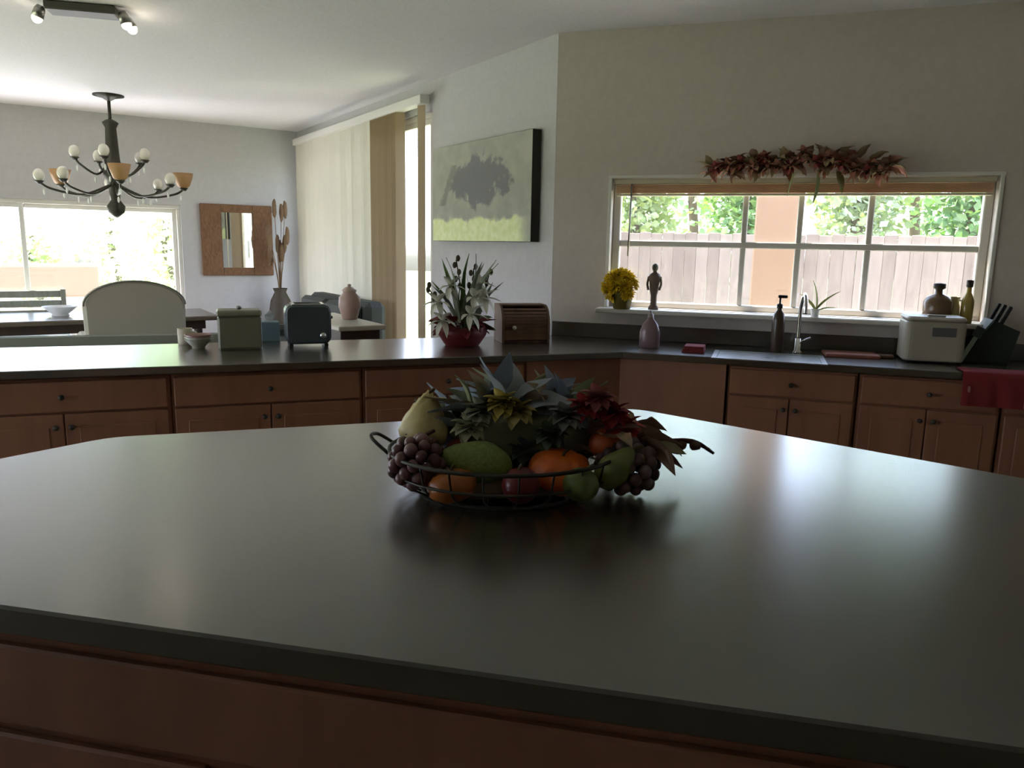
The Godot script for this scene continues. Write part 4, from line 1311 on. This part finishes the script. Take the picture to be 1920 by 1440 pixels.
func sink_and_tap():
	var c := on_level(1440, 670, TOP)
	var kn := Vector3(ALONG_KITCHEN.z, 0, -ALONG_KITCHEN.x)
	var p := on_level(1494, 662, TOP)
	var t := thing("kitchen_tap", "chrome swan neck kitchen tap in front of the window", "tap", Vector3(p.x, TOP, p.z), kitchen_turn)
	obj("base", lathe([Vector2(0, 0), Vector2(0.03, 0), Vector2(0.03, 0.01), Vector2(0.02, 0.02), Vector2(0.018, 0.09), Vector2(0, 0.09)], 18), M.chrome, t)
	obj("spout", tube(smooth_path([Vector3(0, 0.08, 0), Vector3(0, 0.26, 0), Vector3(0.01, 0.34, 0.03), Vector3(0.015, 0.36, 0.09), Vector3(0.02, 0.32, 0.15), Vector3(0.02, 0.25, 0.16)], 6), [0.012], 10), M.chrome, t)
	obj("lever", tube([Vector3(0.018, 0.07, 0), Vector3(0.07, 0.1, 0.01)], [0.008, 0.006], 8), M.chrome, t)
	p = on_level(1455, 662, TOP)
	var s := thing("soap_dispenser", "dark brown soap pump bottle beside the kitchen tap", "soap dispenser", Vector3(p.x, TOP, p.z), kitchen_turn)
	obj("bottle", lathe([Vector2(0, 0), Vector2(0.034, 0), Vector2(0.038, 0.01), Vector2(0.038, 0.2), Vector2(0.03, 0.24), Vector2(0.014, 0.26), Vector2(0.014, 0.275), Vector2(0, 0.275)], 18), mat(Color(0.25, 0.19, 0.15), 0.3), s)
	var pm := obj("pump", lathe([Vector2(0.018, 0.272), Vector2(0.018, 0.295), Vector2(0.006, 0.3), Vector2(0.006, 0.335), Vector2(0, 0.335)], 14), M.black, s)
	obj("nozzle", box(Vector3(0.055, 0.018, 0.024), 0.005), M.black, pm, Vector3(0.014, 0.342, 0))
	# sink let into the worktop: rim and bowl
	var k := thing("kitchen_sink", "stainless steel sink rim let into the worktop below the window", "sink", Vector3(c.x, TOP, c.z) - kn * 0.02, kitchen_turn)
	for q in [[Vector3(0, 0.003, 0.17), Vector3(0.62, 0.008, 0.03)], [Vector3(0, 0.003, -0.17), Vector3(0.62, 0.008, 0.03)], [Vector3(-0.295, 0.003, 0), Vector3(0.03, 0.008, 0.31)], [Vector3(0.295, 0.003, 0), Vector3(0.03, 0.008, 0.31)]]:
		obj("rim", box(q[1], 0.003), M.steel, k, q[0])
	obj("bowl", box(Vector3(0.56, 0.003, 0.31), 0.001), M.steel, k, Vector3(0, 0.002, 0))
	obj("drain", lathe([Vector2(0, 0.006), Vector2(0.035, 0.006), Vector2(0.04, 0.003), Vector2(0, 0.003)], 18), M.iron, k)

func sill_bottles():
	var p := sill_spot(1756, 0.06)
	var a := thing("squat_bottle", "squat brown glass bottle with a dark stopper on the window sill", "bottle", p, kitchen_turn)
	obj("bottle", lathe([Vector2(0, 0), Vector2(0.07, 0), Vector2(0.078, 0.01), Vector2(0.078, 0.12), Vector2(0.06, 0.15), Vector2(0.022, 0.165), Vector2(0.02, 0.195), Vector2(0, 0.195)], 22), mat(Color(0.40, 0.30, 0.20), 0.25), a)
	obj("stopper", lathe([Vector2(0.018, 0.19), Vector2(0.034, 0.2), Vector2(0.034, 0.225), Vector2(0, 0.23)], 16), mat(Color(0.2, 0.16, 0.12), 0.5), a)
	p = sill_spot(1787, 0.02)
	var b := thing("cream_jug", "small cream jug between the two stoppered bottles on the sill", "jug", p, kitchen_turn)
	obj("body", lathe([Vector2(0, 0), Vector2(0.03, 0), Vector2(0.036, 0.04), Vector2(0.032, 0.09), Vector2(0.024, 0.12), Vector2(0.03, 0.15), Vector2(0.027, 0.15), Vector2(0.02, 0.12), Vector2(0, 0.1)], 18), mat(Color(0.78, 0.72, 0.50), 0.35), b)
	obj("handle", tube(smooth_path([Vector3(0.026, 0.13, 0), Vector3(0.05, 0.12, 0), Vector3(0.052, 0.07, 0), Vector3(0.034, 0.05, 0)], 5), [0.005], 7), mat(Color(0.78, 0.72, 0.50), 0.35), b)
	p = sill_spot(1812, 0.06)
	var c := thing("oil_bottle", "slim yellow oil bottle with a dark cap at the end of the sill", "bottle", p, kitchen_turn)
	obj("bottle", lathe([Vector2(0, 0), Vector2(0.03, 0), Vector2(0.034, 0.01), Vector2(0.034, 0.13), Vector2(0.014, 0.18), Vector2(0.013, 0.215), Vector2(0, 0.215)], 18), mat(Color(0.62, 0.53, 0.26), 0.2), c)
	obj("cap", lathe([Vector2(0.017, 0.21), Vector2(0.019, 0.215), Vector2(0.019, 0.25), Vector2(0, 0.253)], 14), mat(Color(0.2, 0.15, 0.08), 0.5), c)
	p = sill_spot(1528, 0.06)
	var d := thing("sill_plant", "tiny plant with two yellow green leaves in a white cup on the sill", "plant", p, kitchen_turn)
	obj("cup", lathe([Vector2(0, 0), Vector2(0.022, 0), Vector2(0.028, 0.05), Vector2(0.024, 0.05), Vector2(0.018, 0.006), Vector2(0, 0.006)], 16), M.white_paint, d)
	for a2 in [[-0.5, 0.9, 0.15], [0.6, 1.0, 0.19], [0.9, 0.5, 0.12], [0.1, 1.0, 0.2]]:
		var o := obj("leaf", leaf_mesh(a2[2], 0.05, 0.25, 0.0, 3), thin(Color(0.46, 0.48, 0.18), Color(0.3, 0.3, 0.06)), d, Vector3(0, 0.03, 0))
		o.basis = aim(Vector3(a2[0], a2[1], 0.2))

func knife_block():
	var p := on_level(1845, 682, TOP)
	var kn := Vector3(ALONG_KITCHEN.z, 0, -ALONG_KITCHEN.x)
	var k := thing("knife_block", "dark green slanted knife block beside the pale bread maker", "knife block", Vector3(p.x, TOP, p.z) + kn * 0.1, kitchen_turn)
	var prof := PackedVector2Array([Vector2(-0.14, 0.0), Vector2(0.12, 0.0), Vector2(0.16, 0.19), Vector2(0.02, 0.25)])
	var o := obj("block", prism(prof, -0.10, 0.10, 0.008), mat(Color(0.10, 0.14, 0.10), 0.55), k)
	o.basis = Basis(Vector3.RIGHT, Vector3(0, 0, -1), Vector3(0, 1, 0))
	for i in 5:
		var b := Vector3(0.045 + 0.02 * (i % 3), 0.235 - 0.008 * (i % 3), -0.07 + i * 0.035)
		var h := obj("knife_handle", bar(b, b + Vector3(0.04, 0.10, 0), 0.018, 0.012, 0.004), M.black, k)
		obj("rivet", ball(Vector3(0.003, 0.003, 0.008), 0, 1, 5, 6), M.steel, h, b + Vector3(0.02, 0.05, 0))
	var sp := thing("spatula", "pale green spatula leaning against the front of the knife block", "spatula", Vector3(p.x, TOP, p.z) - kn * 0.04, kitchen_turn)
	obj("handle", bar(Vector3(-0.13, 0.012, 0.0), Vector3(-0.06, 0.15, -0.032), 0.024, 0.01, 0.003), mat(Color(0.56, 0.62, 0.54), 0.5), sp)
	obj("blade", bar(Vector3(-0.06, 0.15, -0.032), Vector3(-0.032, 0.205, -0.045), 0.05, 0.005, 0.002), mat(Color(0.20, 0.24, 0.2), 0.5), sp)

func red_towel():
	# folded over the front edge of the worktop
	var p := on_level(1868, 701, TOP)
	var front := Vector3(-ALONG_KITCHEN.z, 0, ALONG_KITCHEN.x)
	var d := (CORNER + front * 0.65 - Vector3(p.x, 0, p.z)).dot(front)
	var at := Vector3(p.x, TOP, p.z) + front * d
	var t := thing("kitchen_towel", "red kitchen towel hanging over the front edge of the worktop", "towel", at, kitchen_turn)
	var st := begin()
	var prof := [Vector2(-0.16, 0.004), Vector2(-0.05, 0.005), Vector2(0.004, 0.006), Vector2(0.014, 0.0), Vector2(0.018, -0.02), Vector2(0.030, -0.06), Vector2(0.034, -0.12), Vector2(0.032, -0.17)]
	for i in prof.size() - 1:
		for k in 16:
			var f := func(ii: int, kk: int, o: float) -> Vector3:
				var q: Vector2 = prof[ii]
				var wv := (sin(kk * 1.3) * 0.006 + sin(kk * 0.6) * 0.004) * clampf(-q.y * 12.0, 0.0, 1.0)
				return Vector3(-0.16 + 0.02 * kk, q.y + (o if ii < 4 else 0.0), q.x + wv + (o if ii >= 3 else 0.0))
			quad(st, f.call(i, k, 0.004), f.call(i, k + 1, 0.004), f.call(i + 1, k + 1, 0.004), f.call(i + 1, k, 0.004))
			quad(st, f.call(i, k, 0.0), f.call(i + 1, k, 0.0), f.call(i + 1, k + 1, 0.0), f.call(i, k + 1, 0.0))
	obj("cloth", finish(st), textured(Color(0.42, 0.10, 0.11), Color(0.50, 0.15, 0.15), 0.95, 8.0, 0.2, 72), t)
	for x in [-0.13, 0.13]:
		obj("stripe", box(Vector3(0.012, 0.1, 0.002), 0.0005), mat(Color(0.62, 0.45, 0.42), 0.95), t, Vector3(x, -0.115, 0.042))

# ------------------------------------------------------------------ the fruit and flower centrepiece on the island
const BASKET := Vector3(-0.02, TOP, -1.86)

func centrepiece():
	wire_basket()
	gourds()
	grape_bunch("purple brown bunch of grapes at the end of the wire basket nearest the pale gourd", BASKET + Vector3(-0.205, 0.03, 0.075), Vector3(0.06, 0.056, 0.06), 46, Color(0.44, 0.29, 0.28), 81)
	grape_bunch("dusky bunch of grapes spilling from the basket beside the dried leaves", BASKET + Vector3(0.31, 0.012, 0.03), Vector3(0.07, 0.06, 0.062), 52, Color(0.40, 0.31, 0.29), 82)
	silk_flowers()
	dried_leaves()

func wire_basket():
	var b := thing("wire_basket", "oval dark wire basket holding the gourds on the island", "basket", BASKET)
	var ring := func(rx: float, rz: float, y: float) -> Array:
		var o := []
		for i in 40:
			var g := TAU * i / 40.0
			o.append(Vector3(cos(g) * rx, y, sin(g) * rz))
		return o
	obj("rim", tube(ring.call(0.285, 0.235, 0.105), [0.005], 7, true), M.iron, b)
	obj("middle_ring", tube(ring.call(0.272, 0.225, 0.055), [0.0035], 6, true), M.iron, b)
	obj("foot_ring", tube(ring.call(0.205, 0.165, 0.005), [0.005], 7, true), M.iron, b)
	for i in 22:
		var g := TAU * i / 22.0
		var d := Vector3(cos(g), 0, sin(g))
		obj("rib", tube(smooth_path([d * Vector3(0.205, 0, 0.165) + Vector3(0, 0.005, 0), d * Vector3(0.265, 0, 0.215) + Vector3(0, 0.04, 0), d * Vector3(0.285, 0, 0.235) + Vector3(0, 0.105, 0)], 4), [0.0028], 5), M.iron, b)
	obj("moss_liner", ball(Vector3(0.215, 0.022, 0.17), 0.25, 15, 10, 24), mat(Color(0.33, 0.27, 0.19), 0.95), b, Vector3(0, 0.031, -0.01))
	for i in 6:
		var x := -0.15 + i * 0.06
		var z := 0.165 * sqrt(1.0 - pow(x / 0.205, 2))
		obj("floor_wire", tube([Vector3(x, 0.005, -z), Vector3(x, 0.005, z)], [0.0028], 5), M.iron, b)
	for s in [-1, 1]:
		obj("handle", tube(smooth_path([Vector3(s * 0.28, 0.1, -0.05), Vector3(s * 0.32, 0.13, -0.03), Vector3(s * 0.325, 0.135, 0.03), Vector3(s * 0.28, 0.1, 0.05)], 5), [0.0045], 6), M.iron, b)

func fruit(called: String, label: String, cat: String, mesh: Mesh, m: Material, at: Vector3, rot := Vector3.ZERO, stem := true, stem_at := 0.05) -> Node3D:
	var t := thing(called, label, cat, at)
	t.rotation = rot
	var low := 1.0
	var bb := mesh.get_aabb()
	for i in 8:
		low = minf(low, (Basis.from_euler(rot) * (bb.get_endpoint(i) * 0.9)).y)
	t.position.y = maxf(at.y, TOP + 0.009 - low)      # nothing sinks through the floor of the basket
	obj("flesh", mesh, m, t)
	if stem:
		obj("stem", tube(smooth_path([Vector3(0, stem_at - 0.012, 0), Vector3(0.003, stem_at + 0.008, 0.002), Vector3(0.014, stem_at + 0.02, 0.004)], 4), [0.007, 0.005, 0.005, 0.004], 7), mat(Color(0.34, 0.29, 0.15), 0.8), t)
	return t

func gourds():
	var orange := textured(Color(0.80, 0.36, 0.10), Color(0.86, 0.44, 0.15), 0.4, 6.0, 0.1, 91, Vector2.ONE, false)
	fruit("pumpkin", "small orange ribbed pumpkin in the wire basket", "pumpkin", ball(Vector3(0.079, 0.056, 0.079), 0.03, 3, 16, 36, 10, 0.09), orange, at_depth(1050, 886, -1.80), Vector3(0.15, 0.4, -0.05), true, 0.042)
	var green := textured(Color(0.42, 0.52, 0.20), Color(0.62, 0.66, 0.40), 0.35, 7.0, 0.08, 92, Vector2.ONE, false)
	fruit("green_gourd", "pointed green gourd lying beside the orange pumpkin", "gourd", ball(Vector3(0.058, 0.085, 0.055), 0.05, 4, 14, 22, 0, 0.0, 0.28), green, at_depth(900, 895, -1.80), Vector3(0.0, 0.25, 1.25), true, 0.098)
	var yellow := textured(Color(0.76, 0.68, 0.42), Color(0.84, 0.78, 0.58), 0.5, 9.0, 0.15, 93, Vector2.ONE, false)
	fruit("yellow_gourd", "bumpy pale yellow gourd standing at the rim of the basket", "gourd", ball(Vector3(0.062, 0.072, 0.06), 0.16, 5, 18, 26, 0, 0.0, 0.42), yellow, at_depth(796, 800, -1.90), Vector3(0.0, 0.0, -0.12), true, 0.082)
	fruit("amber_gourd", "small amber gourd low behind the basket wires", "gourd", ball(Vector3(0.058, 0.04, 0.05), 0.06, 6, 14, 30, 8, 0.07), mat(Color(0.64, 0.36, 0.12), 0.4), at_depth(848, 935, -1.72), Vector3(0, 0.3, 0.2), true, 0.03)
	fruit("red_apple", "dark red apple in the bottom of the wire basket", "apple", ball(Vector3(0.045, 0.042, 0.045), 0.03, 7, 14, 20), mat(Color(0.42, 0.13, 0.12), 0.3), at_depth(976, 940, -1.70), Vector3(0.2, 0, 0.2), true, 0.035)
	fruit("green_apple", "dull green apple below the orange pumpkin", "apple", ball(Vector3(0.043, 0.04, 0.043), 0.03, 8, 14, 20), mat(Color(0.42, 0.47, 0.24), 0.35), at_depth(1088, 942, -1.71), Vector3(-0.2, 0, -0.3), true, 0.034)
	fruit("small_pear", "olive green pear lying at the end of the basket beside the dried leaves", "pear", ball(Vector3(0.04, 0.058, 0.04), 0.04, 9, 14, 20, 0, 0.0, 0.35), mat(Color(0.46, 0.48, 0.26), 0.4), at_depth(1150, 925, -1.78), Vector3(0.3, 0.2, -0.6), true, 0.066)
	fruit("small_orange", "small orange fruit resting on top beside the red flowers", "orange", ball(Vector3(0.042, 0.04, 0.042), 0.03, 10, 14, 20), mat(Color(0.74, 0.36, 0.16), 0.45), at_depth(1135, 832, -1.86), Vector3.ZERO, false)
	fruit("maroon_apple", "maroon apple behind the green gourd", "apple", ball(Vector3(0.05, 0.045, 0.05), 0.03, 11, 14, 20), mat(Color(0.50, 0.24, 0.20), 0.35), at_depth(870, 852, -1.88), Vector3(0.1, 0, -0.2), true, 0.038)

func grape_bunch(label: String, at: Vector3, r: Vector3, n: int, c: Color, sd: int):
	var t := thing("grape_bunch", label, "grapes", at, 0.0, "grapes in the centrepiece")
	var g := RandomNumberGenerator.new()
	g.seed = sd
	var meshes := [ball(Vector3(0.017, 0.018, 0.017), 0, 1, 8, 12), ball(Vector3(0.015, 0.016, 0.015), 0, 1, 8, 12)]
	var ms := [mat(c, 0.35), mat(c.lightened(0.09), 0.4), mat(c.darkened(0.15), 0.3)]
	for i in n:
		var y := 1.0 - 2.0 * (i + 0.5) / n
		var a := i * 2.39996
		var d := Vector3(sqrt(1 - y * y) * cos(a), y, sqrt(1 - y * y) * sin(a))
		var p := d * r + Vector3(0, r.y, 0)
		p.y = maxf(p.y, 0.012)
		obj("grape", meshes[i % 2], ms[g.randi() % 3], t, p)
	obj("stalk", tube(smooth_path([Vector3(0, r.y, 0), Vector3(0.01, r.y * 2.0, -0.01), Vector3(0.04, r.y * 2.4, -0.01)], 5), [0.005], 6), mat(Color(0.3, 0.22, 0.13), 0.9), t)

func silk_flowers():
	# the dense heap of foliage and flowers at the rear of the basket
	var r := RandomNumberGenerator.new()
	r.seed = 55
	var base := BASKET + Vector3(0.05, 0.0, -0.08)
	var f := thing("silk_foliage", "grey green silk leaves and small blossoms heaped at the rear of the basket", "foliage", base)
	obj("moss_core", ball(Vector3(0.20, 0.08, 0.10), 0.3, 12, 14, 22), mat(Color(0.48, 0.47, 0.36), 0.95), f, Vector3(0, 0.115, 0))
	var lm := [leaf_mesh(0.12, 0.06, 0.35, 0.02, 1), leaf_mesh(0.10, 0.045, 0.5, 0.03, 2), leaf_mesh(0.15, 0.07, 0.25, 0.02, 3)]
	var ms := [thin(Color(0.60, 0.63, 0.62), Color(0.32, 0.34, 0.34)), thin(Color(0.58, 0.61, 0.50), Color(0.32, 0.34, 0.22)), thin(Color(0.52, 0.55, 0.40), Color(0.28, 0.3, 0.16)), thin(Color(0.56, 0.60, 0.66), Color(0.3, 0.32, 0.36)), thin(Color(0.64, 0.58, 0.46), Color(0.34, 0.29, 0.2))]
	for i in 110:
		var g := r.randf_range(PI * 0.92, TAU + PI * 0.08)
		var up := r.randf_range(0.12, 1.0)
		var d := Vector3(cos(g) * sqrt(1 - up * up), up, sin(g) * sqrt(1 - up * up))
		var o := obj("leaf", lm[i % 3], ms[r.randi() % 5], f, Vector3(0, 0.11, 0) + d * Vector3(0.18, 0.075, 0.09))
		o.basis = aim(d + Vector3(r.randfn(), r.randfn() * 0.6, r.randfn()) * 0.45, r.randfn() * 0.7)
	# raised blue grey leaves at the top
	for a in [[-0.04, 0.18, 0.0, 0.5, 0.75], [-0.02, 0.20, 0.02, 0.95, 0.35], [0.02, 0.19, 0.0, 1.0, 0.15], [-0.10, 0.17, 0.02, -0.8, 0.35], [-0.06, 0.18, 0.0, -0.1, 0.9], [0.05, 0.17, 0.02, 0.9, 0.1], [-0.15, 0.15, 0.03, -1.0, 0.15]]:
		var o := obj("leaf", lm[2], thin(Color(0.62, 0.65, 0.67), Color(0.32, 0.34, 0.36)), f, Vector3(a[0], a[1], a[2]))
		o.basis = aim(Vector3(a[3], a[4], 0.25), 0.5)
	# blossoms
	var pet := leaf_mesh(0.05, 0.036, 0.3, 0.0, 4)
	var flowers := [[1095, 762, Color(0.64, 0.22, 0.23)], [1150, 775, Color(0.58, 0.18, 0.20)], [1172, 800, Color(0.69, 0.25, 0.22)], [1120, 745, Color(0.68, 0.41, 0.39)], [940, 755, Color(0.75, 0.68, 0.33)], [970, 770, Color(0.67, 0.62, 0.36)],
		[880, 800, Color(0.68, 0.67, 0.53)], [1030, 815, Color(0.33, 0.39, 0.30)], [1060, 780, Color(0.47, 0.47, 0.44)], [900, 770, Color(0.53, 0.53, 0.44)], [985, 845, Color(0.27, 0.33, 0.30)]]
	for i in flowers.size():
		var a = flowers[i]
		var c := at_depth(a[0], a[1], -1.87 if i < 4 else -1.85) - base
		var m := thin(a[2], a[2] * 0.3)
		var h := obj("blossom", ball(Vector3(0.014, 0.014, 0.014), 0.1, i, 6, 8), mat((a[2] as Color).darkened(0.3), 0.8), f, c)
		for k in 14:
			var g := TAU * k / 7.0
			var o := obj("petal", pet, m, h)
			o.basis = aim(Vector3(cos(g), sin(g) * 0.8 + 0.4, (0.35 if k < 7 else 1.1)))
		if i < 4:
			obj("stem", tube([-c + Vector3(0.1, 0.12, 0), Vector3.ZERO], [0.003], 5), M.green_leaf, h)

func dried_leaves():
	# brown curled leaves and a twig spilling out of the basket's end
	var r := RandomNumberGenerator.new()
	r.seed = 66
	var at := BASKET + Vector3(0.26, 0.0, -0.06)
	var f := thing("dried_leaf_spray", "curled brown dried leaves spilling over the basket end", "dried leaves", at)
	var ms := [thin(Color(0.60, 0.48, 0.40), Color(0.3, 0.21, 0.15)), thin(Color(0.62, 0.52, 0.40), Color(0.3, 0.24, 0.16)), thin(Color(0.58, 0.54, 0.41), Color(0.28, 0.26, 0.16)), thin(Color(0.54, 0.41, 0.37), Color(0.26, 0.16, 0.13))]
	var lm := [leaf_mesh(0.13, 0.07, 0.4, 0.04, 1), leaf_mesh(0.10, 0.055, 0.6, 0.05, 2)]
	for i in 44:
		var g := r.randf_range(-1.9, 1.3)
		var o := obj("leaf", lm[i % 2], ms[r.randi() % 4], f, Vector3(r.randf_range(-0.08, 0.10), r.randf_range(0.07, 0.15), r.randf_range(-0.08, 0.08)))
		o.basis = aim(Vector3(cos(g), r.randf_range(0.0, 0.55), sin(g)), r.randfn() * 0.5)
	# one broad olive leaf raised at the rear
	var big := obj("broad_leaf", leaf_mesh(0.17, 0.11, 0.15, 0.01, 5), thin(Color(0.36, 0.33, 0.22), Color(0.08, 0.08, 0.03)), f, Vector3(-0.06, 0.10, -0.04))
	big.basis = aim(Vector3(0.75, 0.42, -0.25), 0.5)
	var e := at_depth(1338, 850, -1.93) - at
	var w := obj("curled_stalk", tube(smooth_path([Vector3(0.02, 0.09, 0.0), Vector3(e.x * 0.5, 0.11, e.z * 0.4), Vector3(e.x * 0.8, 0.115, e.z * 0.8), e], 6), [0.012, 0.012, 0.011, 0.011, 0.01, 0.01, 0.01, 0.009, 0.009, 0.008, 0.008, 0.007, 0.007, 0.006, 0.006, 0.005, 0.005, 0.004], 8), mat(Color(0.32, 0.21, 0.17), 0.7), f)
	for k in 5:
		obj("seed_pod", ball(Vector3(0.016, 0.013, 0.013), 0.2, k, 6, 10), mat(Color(0.38, 0.28, 0.22), 0.7), w, Vector3(0.02, 0.09, 0).lerp(e, 0.25 + k * 0.14) + Vector3(0, 0.02, 0.004))
